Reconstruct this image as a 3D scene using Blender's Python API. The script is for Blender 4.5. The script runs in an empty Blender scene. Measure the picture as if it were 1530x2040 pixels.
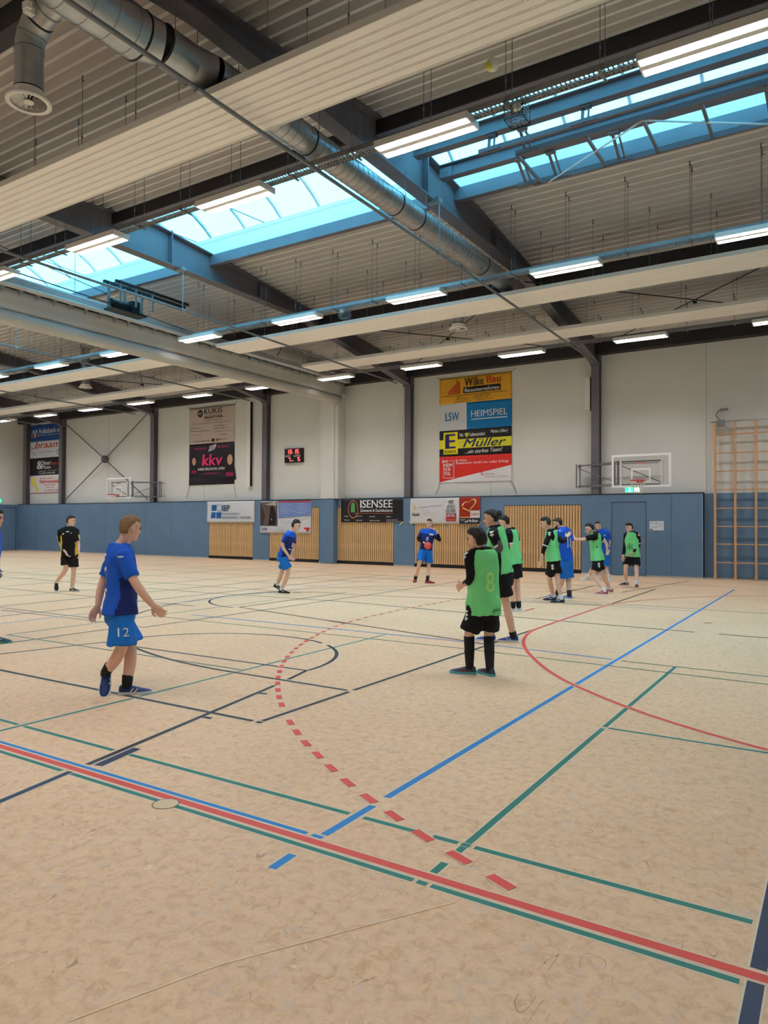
import bpy, math, random
import numpy as np
from mathutils import Vector, Matrix, noise
from mathutils.bvhtree import BVHTree
random.seed(7)
S = bpy.context.scene
# ---------------------------------------------------------------- camera
FPX = 1434.15
YAW, PIT, ROL = math.radians(32.4268), math.radians(0.9157), math.radians(0.2777)
CAMH = 1.68
fw = Vector((-math.sin(YAW)*math.cos(PIT), math.cos(YAW)*math.cos(PIT), math.sin(PIT)))
rt = Vector((math.cos(YAW), math.sin(YAW), 0))
up = rt.cross(fw)
r2 = rt*math.cos(ROL)+up*math.sin(ROL); u2 = -rt*math.sin(ROL)+up*math.cos(ROL)
cd = bpy.data.cameras.new('camera'); cam = bpy.data.objects.new('camera', cd); S.collection.objects.link(cam)
cd.sensor_fit = 'HORIZONTAL'; cd.sensor_width = 36.0; cd.lens = 36.0*FPX/1530.0
cd.clip_start = 0.05; cd.clip_end = 300
m = Matrix.Identity(4)
for i in range(3):
    m[i][0] = r2[i]; m[i][1] = u2[i]; m[i][2] = -fw[i]
m[2][3] = CAMH
cam.matrix_world = m
S.camera = cam
# ---------------------------------------------------------------- daylight
W = bpy.data.worlds.new('World'); S.world = W; W.use_nodes = True
bg = W.node_tree.nodes['Background']
bg.inputs['Color'].default_value = (0.19, 0.72, 1.0, 1); bg.inputs['Strength'].default_value = 3.2
LAMP = 84.0            # radiance of the fluorescent tubes
S.view_settings.view_transform = 'Standard'; S.view_settings.look = 'None'
S.view_settings.gamma = 1.0; S.view_settings.use_curve_mapping = False
S.view_settings.exposure = 0.92
S.cycles.use_light_tree = False
S.cycles.max_bounces = 5; S.cycles.diffuse_bounces = 4; S.cycles.glossy_bounces = 3; S.cycles.transparent_max_bounces = 10
S.cycles.use_adaptive_sampling = True; S.cycles.adaptive_threshold = 0.06
S.cycles.sample_clamp_indirect = 4.0
S.cycles.use_denoising = True
# ---------------------------------------------------------------- helpers
WORK = bpy.data.scenes.new('workbench')          # scratch scene where meshes are evaluated, removed at the end
def evaluated_mesh(o):
    WORK.collection.objects.link(o); vl = WORK.view_layers[0]; vl.update(); dg = vl.depsgraph; dg.update()
    me = bpy.data.meshes.new_from_object(o.evaluated_get(dg)); return me
COL = S.collection
def tag(o, label=None, cat=None, group=None, kind=None):
    if label: o['label'] = label
    if cat: o['category'] = cat
    if group: o['group'] = group
    if kind: o['kind'] = kind
    return o
def empty(name, loc, label, cat, group=None):
    o = bpy.data.objects.new(name, None); COL.objects.link(o); o.location = loc
    return tag(o, label, cat, group)
def link(name, me, parent=None):
    o = bpy.data.objects.new(name, me); COL.objects.link(o)
    if parent is not None:
        o.parent = parent
        o.matrix_parent_inverse = Matrix.Translation(-Vector(root_loc(parent)))
    return o
def root_loc(p):
    l = Vector((0, 0, 0))
    l += Vector(p.location)
    return l
class MB:
    """collects faces in world coordinates; build() links them as one mesh object"""
    def __init__(s): s.v = []; s.f = []; s.mi = []; s.cur = 0
    def add(s, vs, fs):
        n = len(s.v); s.v += [tuple(v) for v in vs]; s.f += [tuple(i+n for i in f) for f in fs]; s.mi += [s.cur]*len(fs)
        return s
    def box(s, x0, x1, y0, y1, z0, z1):
        return s.add([(x0,y0,z0),(x1,y0,z0),(x1,y1,z0),(x0,y1,z0),(x0,y0,z1),(x1,y0,z1),(x1,y1,z1),(x0,y1,z1)],
              [(0,3,2,1),(4,5,6,7),(0,1,5,4),(1,2,6,5),(2,3,7,6),(3,0,4,7)])
    def tube(s, pts, r, n=8, caps=True, r2=None):
        pts = [Vector(p) for p in pts]; k = len(pts)
        rs = r if isinstance(r, (list, tuple)) else [r]*k
        vs = []; fs = []; u = None
        for i, p in enumerate(pts):
            t = (pts[min(i+1, k-1)]-pts[max(i-1, 0)]).normalized()
            if u is None:
                u = t.orthogonal().normalized()
            else:
                u = (u-t*u.dot(t)); u = u.normalized() if u.length > 1e-6 else t.orthogonal().normalized()
            w = t.cross(u)
            for j in range(n):
                a = 2*math.pi*j/n
                vs.append(p+(u*math.cos(a)+w*math.sin(a))*rs[i])
        for i in range(k-1):
            for j in range(n):
                fs.append((i*n+j, i*n+(j+1) % n, (i+1)*n+(j+1) % n, (i+1)*n+j))
        if caps:
            fs.append(tuple(range(n-1, -1, -1))); fs.append(tuple((k-1)*n+j for j in range(n)))
        return s.add(vs, fs)
    def bar(s, p0, p1, a, b=None, upv=(0, 0, 1)):
        """rectangular bar, a across, b along upv"""
        b = a if b is None else b
        p0 = Vector(p0); p1 = Vector(p1); t = (p1-p0).normalized(); uu = Vector(upv)
        if abs(t.dot(uu)) > .99: uu = Vector((1, 0, 0))
        x = t.cross(uu).normalized(); y = x.cross(t)
        vs = []
        for p in (p0, p1):
            for sx, sy in ((-1,-1),(1,-1),(1,1),(-1,1)): vs.append(p+x*sx*a/2+y*sy*b/2)
        return s.add(vs, [(0,1,2,3),(7,6,5,4),(0,4,5,1),(1,5,6,2),(2,6,7,3),(3,7,4,0)])
    def rings(s, R, cap=True, closed=True):
        n = len(R[0]); vs = [p for r in R for p in r]; fs = []
        for i in range(len(R)-1):
            for j in range(n if closed else n-1):
                fs.append((i*n+j, i*n+(j+1) % n, (i+1)*n+(j+1) % n, (i+1)*n+j))
        if cap and closed:
            fs.append(tuple(range(n-1, -1, -1))); fs.append(tuple((len(R)-1)*n+j for j in range(n)))
        return s.add(vs, fs)
    def prism(s, poly, axis, a, b):
        """polygon extruded along axis 'x','y' or 'z' from a to b; poly gives the two other coordinates in order"""
        def P(q, c): return (c, q[0], q[1]) if axis == 'x' else ((q[0], c, q[1]) if axis == 'y' else (q[0], q[1], c))
        n = len(poly)
        return s.add([P(q, a) for q in poly]+[P(q, b) for q in poly],
              [tuple(range(n-1, -1, -1)), tuple(range(n, 2*n))]+[(i, (i+1) % n, n+(i+1) % n, n+i) for i in range(n)])
    def sphere(s, c, r, nu=12, nv=8, sc=(1, 1, 1)):
        R = []
        for i in range(nv+1):
            th = math.pi*(i+.0)/nv; th = min(max(th, .02), math.pi-.02)
            R.append([(c[0]+r*sc[0]*math.sin(th)*math.cos(2*math.pi*j/nu), c[1]+r*sc[1]*math.sin(th)*math.sin(2*math.pi*j/nu), c[2]+r*sc[2]*math.cos(th)) for j in range(nu)])
        return s.rings(R)
    def mesh(s, name, mats, smooth=False):
        me = bpy.data.meshes.new(name); me.from_pydata(s.v, [], s.f)
        mats = mats if isinstance(mats, (list, tuple)) else [mats]
        for q in mats: me.materials.append(q)
        if len(mats) > 1: me.polygons.foreach_set('material_index', s.mi)
        if smooth: me.polygons.foreach_set('use_smooth', [True]*len(me.polygons))
        me.update(); return me
    def build(s, name, mats, parent=None, smooth=False):
        return link(name, s.mesh(name, mats, smooth), parent)
def fix_normals(o):
    import bmesh
    b = bmesh.new(); b.from_mesh(o.data); bmesh.ops.recalc_face_normals(b, faces=b.faces[:]); b.to_mesh(o.data); b.free(); return o
# ---------------------------------------------------------------- materials
MATS = {}
def mat(name, col, rough=.6, metal=0., spec=.4, noise_amt=0., noise_scale=4., bump=0., bump_scale=60., emit=None, emit_s=0., coat=0., stretch=(1, 1, 1)):
    if name in MATS: return MATS[name]
    M = bpy.data.materials.new(name); M.use_nodes = True; nt = M.node_tree; b = nt.nodes['Principled BSDF']
    b.inputs['Base Color'].default_value = (*col, 1); b.inputs['Roughness'].default_value = rough; b.inputs['Metallic'].default_value = metal
    b.inputs['Specular IOR Level'].default_value = spec; b.inputs['Coat Weight'].default_value = coat
    if noise_amt or bump:
        tc = nt.nodes.new('ShaderNodeTexCoord'); mp = nt.nodes.new('ShaderNodeMapping'); mp.inputs['Scale'].default_value = stretch
        nt.links.new(tc.outputs['Object'], mp.inputs['Vector'])
    if noise_amt:
        n = nt.nodes.new('ShaderNodeTexNoise'); n.inputs['Scale'].default_value = noise_scale; n.inputs['Detail'].default_value = 5
        nt.links.new(mp.outputs[0], n.inputs['Vector'])
        r = nt.nodes.new('ShaderNodeValToRGB'); r.color_ramp.elements[0].position = .3; r.color_ramp.elements[1].position = .7
        r.color_ramp.elements[0].color = (*[c*(1-noise_amt) for c in col], 1); r.color_ramp.elements[1].color = (*[min(1, c*(1+noise_amt)) for c in col], 1)
        nt.links.new(n.outputs['Fac'], r.inputs['Fac']); nt.links.new(r.outputs['Color'], b.inputs['Base Color'])
    if bump:
        n2 = nt.nodes.new('ShaderNodeTexNoise'); n2.inputs['Scale'].default_value = bump_scale; nt.links.new(mp.outputs[0], n2.inputs['Vector'])
        bp = nt.nodes.new('ShaderNodeBump'); bp.inputs['Strength'].default_value = bump; bp.inputs['Distance'].default_value = .01
        nt.links.new(n2.outputs['Fac'], bp.inputs['Height']); nt.links.new(bp.outputs['Normal'], b.inputs['Normal'])
    if emit:
        b.inputs['Emission Color'].default_value = (*emit, 1); b.inputs['Emission Strength'].default_value = emit_s
    MATS[name] = M; return M
def srgb(r, g, b):
    f = lambda c: (c/255/12.92) if c/255 <= .04045 else ((c/255+.055)/1.055)**2.4
    return (f(r), f(g), f(b))
M_steel = mat('dark_steel_paint', srgb(106, 104, 112), .55, 0, .4, .06, 2)
M_deck = mat('roof_deck_sheet', srgb(216, 212, 209), .5, .0, .4, .04, 1.2)
M_beam_shade = mat('shaded_steel_paint', srgb(44, 44, 50), .6)  # darker copy of the steel paint: shade on the beam sides put into the colour
M_wall = mat('hall_wall_plaster', srgb(225, 226, 222), .85, 0, .2, .03, .8, .06, 90)
M_blue = mat('blue_wainscot', srgb(106, 136, 166), .55, 0, .35, .05, 1.5)
M_wood = mat('larch_slat_wood', srgb(224, 184, 132), .5, 0, .35, .16, 5, 0, 60, stretch=(6, 6, .6))
M_dark = mat('dark_gap', srgb(30, 27, 26), .8)
M_white = mat('white_enamel', srgb(236, 234, 228), .4)
M_strip = mat('acoustic_board', srgb(255, 249, 243), .75, 0, .2, .02, 2)
M_galv = mat('galvanised_steel', srgb(176, 178, 180), .34, .85, .5, .12, 5)
M_galvd = mat('galvanised_dull', srgb(150, 152, 154), .5, .7, .5, .1, 5)
M_black = mat('black_plastic', srgb(26, 26, 28), .5)
M_grey = mat('grey_metal', srgb(120, 122, 126), .45, .3)
M_rung = mat('ladder_wood', srgb(216, 170, 126), .5, 0, .35, .08, 8)
M_alu = mat('aluminium_white', srgb(206, 212, 216), .45, .2)
M_tube = mat('lamp_tube', (1, 1, 1), .5, emit=(1.0, .952, .972), emit_s=LAMP)
def glazing():
    M = bpy.data.materials.new('opal_glazing'); M.use_nodes = True; nt = M.node_tree; nt.nodes.clear()
    o = nt.nodes.new('ShaderNodeOutputMaterial'); tr = nt.nodes.new('ShaderNodeBsdfTransparent'); tl = nt.nodes.new('ShaderNodeBsdfTranslucent'); mx = nt.nodes.new('ShaderNodeMixShader')
    gl = nt.nodes.new('ShaderNodeBsdfGlossy'); gl.inputs['Roughness'].default_value = .25; m2 = nt.nodes.new('ShaderNodeMixShader'); m2.inputs[0].default_value = .05
    tr.inputs['Color'].default_value = (.93, .97, 1, 1); tl.inputs['Color'].default_value = (.8, .9, .95, 1); mx.inputs[0].default_value = .35
    nt.links.new(tr.outputs[0], mx.inputs[1]); nt.links.new(tl.outputs[0], mx.inputs[2]); nt.links.new(mx.outputs[0], m2.inputs[1]); nt.links.new(gl.outputs[0], m2.inputs[2]); nt.links.new(m2.outputs[0], o.inputs['Surface'])
    return M
M_glaze = glazing()
def floor_mat():
    M = bpy.data.materials.new('linoleum_floor'); M.use_nodes = True; nt = M.node_tree; b = nt.nodes['Principled BSDF']; N = nt.nodes.new; L = nt.links.new
    tc = N('ShaderNodeTexCoord')
    def nz(scale, detail, rough, dist, stretch=(1, 1, 1), rot=0., loc=(0, 0, 0)):
        mp = N('ShaderNodeMapping'); mp.inputs['Rotation'].default_value = (0, 0, rot); mp.inputs['Scale'].default_value = stretch; mp.inputs['Location'].default_value = loc; L(tc.outputs['Object'], mp.inputs[0])
        n = N('ShaderNodeTexNoise'); n.inputs['Scale'].default_value = scale; n.inputs['Detail'].default_value = detail; n.inputs['Roughness'].default_value = rough; n.inputs['Distortion'].default_value = dist; L(mp.outputs[0], n.inputs[0]); return n.outputs['Fac']
    def ramp(src, stops):
        r = N('ShaderNodeValToRGB'); e = r.color_ramp.elements
        while len(e) < len(stops): e.new(.5)
        for q, (p, c) in zip(e, stops): q.position = p; q.color = (*c, 1)
        L(src, r.inputs[0]); return r.outputs[0]
    def mix(kind, f, x, y):
        m_ = N('ShaderNodeMixRGB'); m_.blend_type = kind
        if isinstance(f, float): m_.inputs[0].default_value = f
        else: L(f, m_.inputs[0])
        L(x, m_.inputs[1])
        if isinstance(y, tuple): m_.inputs[2].default_value = (*y, 1)
        else: L(y, m_.inputs[2])
        return m_.outputs[0]
    # marbled sheet: fine flecks of sand, rose and grey over broad patches
    last = ramp(nz(16, 5, .72, .6), [(.32, srgb(216, 179, 142)), (.48, srgb(236, 202, 163)), (.62, srgb(244, 211, 173)), (.72, srgb(226, 186, 149))])
    last = mix('MIX', ramp(nz(7, 3, .7, 1.4, loc=(3, 1, 0)), [(.56, (0, 0, 0)), (.68, (.55, .55, .55))]), last, srgb(222, 204, 188))
    last = mix('MIX', ramp(nz(9, 3, .7, 1.0, loc=(8, 5, 0)), [(.58, (0, 0, 0)), (.7, (.5, .5, .5))]), last, srgb(214, 172, 128))
    last = mix('MULTIPLY', 1.0, last, ramp(nz(.55, 1, .5, 0), [(.35, (.93, .92, .91)), (.7, (1, 1, 1))]))
    # scuff marks with shapes of their own
    for k, (rot, st, col, lo, amt) in enumerate(((.3, (1.5, 5, 1), srgb(250, 236, 210), .0035, .55), (1.25, (4.5, 1.4, 1), srgb(140, 112, 86), .0035, .5), (2.2, (5, 1.3, 1), srgb(128, 106, 86), .0026, .5), (2.9, (1.4, 6, 1), srgb(252, 240, 216), .003, .5))):
        f = nz(1.6, 1, .4, .5, st, rot, (k*7.3, k*3.1, 0))
        a_ = N('ShaderNodeMath'); a_.operation = 'SUBTRACT'; a_.inputs[1].default_value = .5; L(f, a_.inputs[0])
        c = N('ShaderNodeMath'); c.operation = 'ABSOLUTE'; L(a_.outputs[0], c.inputs[0])
        d = N('ShaderNodeMath'); d.operation = 'LESS_THAN'; d.inputs[1].default_value = lo; L(c.outputs[0], d.inputs[0])
        g = N('ShaderNodeMath'); g.operation = 'GREATER_THAN'; g.inputs[1].default_value = .63; L(nz(3.4, 1, .5, 0, loc=(k*11+3, 5*k, 0)), g.inputs[0])
        h = N('ShaderNodeMath'); h.operation = 'MULTIPLY'; L(d.outputs[0], h.inputs[0]); L(g.outputs[0], h.inputs[1])
        h2 = N('ShaderNodeMath'); h2.operation = 'MULTIPLY'; h2.inputs[1].default_value = amt; L(h.outputs[0], h2.inputs[0])
        last = mix('MIX', h2.outputs[0], last, col)
    L(last, b.inputs['Base Color'])
    b.inputs['Roughness'].default_value = .46; b.inputs['Specular IOR Level'].default_value = .14
    return M
M_floor = floor_mat()
# ================================================================ the hall
XL, XR, YN, YF, YW = -41.3, 5.6, -2.2, 24.72, 24.42      # end walls, near wall, far wall, wainscot front
def deck_z(y): return 9.15-.108*abs(y-12.4)
XF = [0.45, -7.05, -14.46, -21.95, -29.5, -37.2]           # steel frames
def struct(o): o['kind'] = 'structure'; return o
floor = struct(MB().box(XL-.3, XR+.3, YN-.3, YF+.5, -.2, 0).build('floor', M_floor))
# ---- painted court lines (parts of the floor)
C_red = mat('line_red', srgb(226, 84, 70), .45); C_blue = mat('line_blue', srgb(44, 134, 204), .45); C_green = mat('line_green', srgb(44, 126, 112), .45)
C_black = mat('line_black', srgb(50, 45, 48), .45); C_navy = mat('line_navy', srgb(44, 56, 82), .45); C_edge = mat('line_masking_edge', srgb(228, 214, 190), .5)
C_blue2 = mat('line_pale_blue', srgb(120, 146, 178), .45); C_dgreen = mat('line_dark_green', srgb(62, 104, 78), .45)
LZ = [.0006]
def line(pts, w, M, edge=True, name='court_line', z=None):
    """flat painted polyline, w wide, with its pale masking edge"""
    P = [Vector((p[0], p[1], 0)) for p in pts]; n = len(P)
    if z is None: LZ[0] += .00002; z = LZ[0]
    edge = edge and min(p[1] for p in pts) < 8.0        # the masking edge shows only on the nearer lines
    def side(ww):
        Lh, Rh = [], []
        for i in range(n):
            t = (P[min(i+1, n-1)]-P[max(i-1, 0)]).normalized(); nn = Vector((-t.y, t.x, 0))
            Lh.append(P[i]+nn*ww/2); Rh.append(P[i]-nn*ww/2)
        return Lh, Rh
    b = MB()
    if edge:
        A, B = side(w+.016)
        b.cur = 1
        b.add([(p.x, p.y, z-.0003) for p in A+B], [(i, n+i, n+i+1, i+1) for i in range(n-1)])
        b.cur = 0
    A, B = side(w)
    b.add([(p.x, p.y, z) for p in A+B], [(i, n+i, n+i+1, i+1) for i in range(n-1)])
    o = b.build(name, [M, C_edge], floor); return o
def arc(cx, cy, r, a0, a1, n=40): return [(cx+r*math.cos(math.radians(a0+(a1-a0)*i/n)), cy+r*math.sin(math.radians(a0+(a1-a0)*i/n))) for i in range(n+1)]
line([(XL+1, 3.035), (4, 3.035)], .055, C_red)
line([(XL+1, 3.095), (-2.45, 3.095)], .034, C_blue); line([(-2.415, 3.095), (-2.345, 3.095)], .034, C_blue)
for a, b in ((XL+1, -4.45), (-4.36, -3.46), (-3.36, -1.71), (-1.69, -1.635), (-1.615, -.325)): line([(a, 2.965), (b, 2.965)], .036, C_green)
for a, b in ((XL+1, -5.765), (-5.74, -5.7), (-5.675, -4.53), (-4.36, -2.41), (-2.31, -1.94), (-1.86, -1.71), (-1.69, -1.64), (-1.615, -.325)): line([(a, 3.435), (b, 3.435)], .04, C_green)
line([(-2.345, 2.69), (-2.355, 2.86)], .05, C_blue)
line([(-2.36, 3.13), (-2.36, 3.61)], .05, C_blue); line([(-2.36, 3.76), (-2.36, 7.42)], .05, C_blue); line([(-2.36, 7.5), (-2.365, 20.8)], .05, C_blue)
line([(-1.665, 3.08), (-1.665, 3.2)], .042, C_green); line([(-1.665, 3.33), (-1.665, 3.41)], .042, C_green)
line([(-1.665, 3.46), (-1.665, 6.0)], .042, C_green); line([(-1.665, 6.05), (-1.665, 6.78)], .042, C_green); line([(-1.665, 6.86), (-1.665, 9.1)], .042, C_green)
line([(-1.63, 6.035), (4, 6.02)], .04, C_green)
line([(-2.3, 9.09), (-.69, 9.06), (4, 9.03)], .036, C_dgreen)
line([(-10.5, 8.72), (-9.26, 8.75), (-4.41, 8.79), (-3.77, 8.75), (-1.6, 8.66), (-.66, 8.62), (4, 8.55)], .036, C_dgreen)
line([(-10.0, 9.22), (-6.5, 9.28), (-4.5, 9.3), (-2.42, 9.13)], .07, C_blue2)
line([(-5.71, 2.9), (-5.715, 4.55)], .04, C_green); line([(-5.72, 4.62), (-5.76, 6.4), (-5.79, 7.0), (-5.83, 9.25)], .04, C_green)
line([(-10.45, 6.05), (-5.8, 6.1)], .036, C_dgreen); line([(-10.47, 6.05), (-10.47, 12.0)], .036, C_dgreen)
line([(-.27, .4), (-.272, 2.99)], .058, C_navy); line([(-.272, 3.085), (-.27, 9.0)], .058, C_navy)
# cross-wise basketball key
line([(-4.05, 1.4), (-4.385, 2.985)], .05, C_navy); line([(-4.415, 3.135), (-4.95, 5.7)], .05, C_black); line([(-5.02, 6.0), (-5.15, 6.48)], .05, C_black)
line([(-4.335, 3.16), (-4.425, 3.56)], .075, C_navy)
line([(-9.45, 3.14), (-8.72, 6.45)], .05, C_black); line([(-9.5, 2.9), (-9.8, 1.5)], .05, C_black)
line([(-8.72, 6.42), (-5.16, 6.48)], .045, C_black)
line(arc(-6.93, 6.46, 1.79, 1, 58), .05, C_black); line(arc(-6.93, 6.46, 1.79, 64, 179), .05, C_black)
for a in ((-4.66, 4.44, -4.57, 4.45), (-4.87, 5.36, -4.77, 5.38), (-9.12, 5.0, -9.02, 5.01)): line([(a[0], a[1]), (a[2], a[3])], .05, C_black)
# main basketball court
line([(XL+1, 4.55), (-4.8, 4.58), (-4.22, 4.585)], .05, C_black); line([(-4.18, 4.585), (-4.12, 4.585)], .05, C_black); line([(-4.15, 4.63), (-4.15, 5.9)], .05, C_black); line([(-4.15, 5.98), (-4.15, 11.0)], .05, C_black)
line([(-4.12, 15.55), (-4.1, 19.65)], .05, C_black); line([(XL+1, 19.7), (-4.1, 19.7)], .05, C_black)
line([(-4.2, 5.94), (-5.72, 5.95)]+arc(-5.72, 12.15, 6.2, 270, 180, 40)+arc(-5.72, 12.15, 6.2, 180, 90, 40), .05, C_black)
line([(-4.2, 9.3), (-7.2, 9.95)], .05, C_black); line([(-7.0, 9.9), (-7.45, 9.99)], .09, C_black); line([(-7.4, 9.98), (-10.1, 10.58)], .05, C_black)
line([(-4.2, 15.1), (-10.1, 13.9)], .05, C_black); line([(-10.12, 10.55), (-10.15, 14.3)], .05, C_black); line(arc(-10.1, 12.25, 1.8, 92, 268), .05, C_black)
line([(XL+1, 12.3), (-13.04, 12.31), (-9.0, 12.6), (-6.3, 12.37), (-4.19, 12.25), (-2.43, 12.19), (-1.95, 12.17)], .05, C_black); line([(-1.6, 12.16), (4, 12.1)], .05, C_black)
line([(-13.5, 7.69), (-9.42, 7.7), (-9.4, 16.9), (-9.4, 21)], .045, C_black)
line([(-9.75, 5.2), (-9.73, 7.3)], .045, C_black)
line([(-5.81, 15.5), (-5.72, 19.7)], .05, C_black); line([(-4.6, 18.3), (-3.86, 23.2)], .05, C_black)
line([(-2.3, 21.6), (-12, 21.6)], .04, C_black); line([(-2.3, 15.1), (-10, 15.25), (-20, 15.3)], .04, C_blue2); line([(4, 15.35), (-3.2, 15.55), (-10, 15.7)], .035, C_dgreen)
line([(-.9, 15.5), (-.9, 20.6)], .045, C_dgreen)
for x, y0, y1, M in ((-11.7, 6.5, 21, C_blue2), (-12.6, 5, 20, C_black), (-14.1, 5.5, 20, C_black), (-15.8, 7, 21, C_dgreen), (-18.4, 7, 21, C_black), (-20.5, 7.5, 22, C_black), (-23, 8, 21, C_black)):
    line([(x, y0), (x, y1)], .045, M)
for y in (7.9, 10.2, 13.6, 17.2, 18.6): line([(-24, y), (-11, y)], .04, C_black)
line([(-33, 21.3), (-11, 21.3)], .04, C_black)
line(arc(-22.6, 14.6, 1.8, 0, 360, 60), .05, C_black)
# handball goal area and dashed free-throw line
six = [(4.0, 5.45), (1.85, 5.55), (.7, 5.72), (-.47, 6.09), (-1.1, 6.42), (-1.67, 6.8), (-2.4, 7.46), (-2.85, 8.0), (-3.22, 8.57), (-3.55, 9.13), (-3.83, 9.72), (-4.02, 10.32), (-4.12, 10.8), (-4.15, 11.3), (-4.15, 13.3), (-4.14, 14.9), (-4.07, 15.6), (-3.82, 16.5), (-3.25, 17.6), (-2.62, 18.5), (-1.5, 19.4), (0, 20.1), (2, 20.4), (4, 20.5)]
def smooth_poly(P, k=3):
    for _ in range(k):
        Q = [P[0]]
        for a, b in zip(P, P[1:]): Q += [(.75*a[0]+.25*b[0], .75*a[1]+.25*b[1]), (.25*a[0]+.75*b[0], .25*a[1]+.75*b[1])]
        P = Q+[P[-1]]
    return P
line(smooth_poly(six, 2), .055, C_red)
nine = [(-.9, 2.98), (-1.33, 3.16), (-1.61, 3.28), (-1.88, 3.39), (-2.16, 3.54), (-2.43, 3.68), (-2.7, 3.83), (-2.96, 4.0), (-3.22, 4.18), (-3.47, 4.35), (-3.71, 4.54), (-3.95, 4.74), (-4.4, 5.16), (-4.62, 5.38), (-4.82, 5.6), (-5.03, 5.84), (-5.23, 6.08), (-5.61, 6.59), (-5.94, 7.1), (-6.39, 7.95), (-6.74, 8.81), (-7.02, 9.7), (-7.2, 10.9), (-7.25, 12), (-7.25, 13.6), (-7.2, 14.5), (-6.9, 16), (-6.2, 17.6), (-5, 19.3), (-3.5, 20.6)]
NP = smooth_poly(nine, 2); acc = [0]
for a, b in zip(NP, NP[1:]): acc.append(acc[-1]+math.dist(a, b))
def along(d):
    for i in range(len(acc)-1):
        if acc[i+1] >= d:
            t = (d-acc[i])/max(acc[i+1]-acc[i], 1e-9); return (NP[i][0]+(NP[i+1][0]-NP[i][0])*t, NP[i][1]+(NP[i+1][1]-NP[i][1])*t)
    return NP[-1]
d0 = min(range(len(NP)), key=lambda i: math.dist(NP[i], (-1.33, 3.16))); d = acc[d0]
step = .302
while d < acc[-1]-.3:
    p = along(d)
    if math.dist(p, (-4.17, 4.95)) > .13: line([along(d-.075), p, along(d+.075)], .058, C_red, True, 'line_dash')
    d += step
line([(-5.19, 13.3), (-5.17, 13.72)], .05, C_red)
line([(-2.0, 13.4), (-1.88, 13.45)], .06, C_red)
line([(-2.2, 1.5), (-2.0, 2.0), (-1.45, 2.9)], .004, mat('seam_pale', srgb(246, 226, 180), .5), False, 'floor_seam')
# sealed floor socket by the sideline
b = MB(); b.prism([(-3.41+.075*math.cos(a*math.pi/10), 2.955+.075*math.sin(a*math.pi/10)) for a in range(20)], 'z', .0002, .0022); b.build('socket_cover', mat('socket_cover', srgb(222, 200, 160), .5), floor)
b = MB(); b.rings([[(-3.41+r*math.cos(a*math.pi/15), 2.955+r*math.sin(a*math.pi/15), .0023) for a in range(30)] for r in (.075, .08)], cap=False); b.build('socket_ring', C_black, floor)
# ---- walls
def wall_far():
    b = MB(); b.box(XL, XR, YF, YF+.2, -.1, 8.3); w = struct(b.build('wall_far', M_wall))
    return w
wf = wall_far()
# joints in the plaster
for x in (-18.9, -26.0, -33.3, -11.0, -3.6): MB().box(x-.006, x+.006, YF-.003, YF+.01, 2.6, 7.46).build('joint', mat('joint_shadow_gap', srgb(150, 148, 142), .9), wf)
struct(MB().box(XL-.2, XL, YN, YF+.2, 0, 9.3).build('wall_left', M_wall))
struct(MB().box(XR, XR+.2, YN, YF+.2, 0, 9.3).build('wall_right', M_wall))
struct(MB().box(XL, XR, YN-.2, YN, 0, 9.3).build('wall_near', M_wall))
# ---- blue wainscot with openings for the equipment-room doors
ZT = 2.68
DOORS = [(-25.38, -22.56), (-21.58, -18.79), (-17.84, -15.06), (-14.1, -11.33), (-10.35, -7.51)]
XE = -3.66
wb = MB(); x = XL
for a, c in DOORS:
    wb.box(x, a, YW, YF+.02, .04, ZT); wb.box(a, c, YW, YF+.02, 2.36, ZT); x = c
wb.box(x, -6.5, YW, YF+.02, .04, ZT); wb.box(-6.5, -5.37, YW, YF+.02, 2.44, ZT); wb.box(-5.37, XE, YW, YF+.02, .04, ZT)
wains = struct(wb.build('wall_wainscot', M_blue))
MB().box(XE, XR, YF-.05, YF+.02, .04, ZT).build('panel', M_blue, wains)
MB().box(XE-.012, XE, YW-.004, YF, .04, ZT).build('edge_strip', M_alu, wains)
for x in (-39.4, -36.2, -33.1, -29.9, -28.0, -4.6): MB().box(x-.005, x+.005, YW-.002, YW+.01, .05, ZT).build('panel_joint', mat('wainscot_joint', srgb(66, 86, 108), .8), wains)
tl = MB(); tl.box(XL, XE, YW-.012, YF, ZT, ZT+.035); struct(tl.build('trim_1', mat('ledge_strip', srgb(52, 58, 68), .5)))
bb = MB(); x = XL
for a, c in DOORS+[(-6.5, -5.37)]:
    bb.box(x, a, YW+.004, YW+.05, 0, .045); x = c
bb.box(x, XE, YW+.004, YW+.05, 0, .045); bb.box(XE, XR, YF-.045, YF, 0, .045)
struct(bb.build('baseboard_far', mat('baseboard_light', srgb(206, 200, 190), .6)))
struct(MB().box(XL, XL+.05, YN, YW, 0.0, ZT).build('wall_wainscot_left', M_blue))
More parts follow.
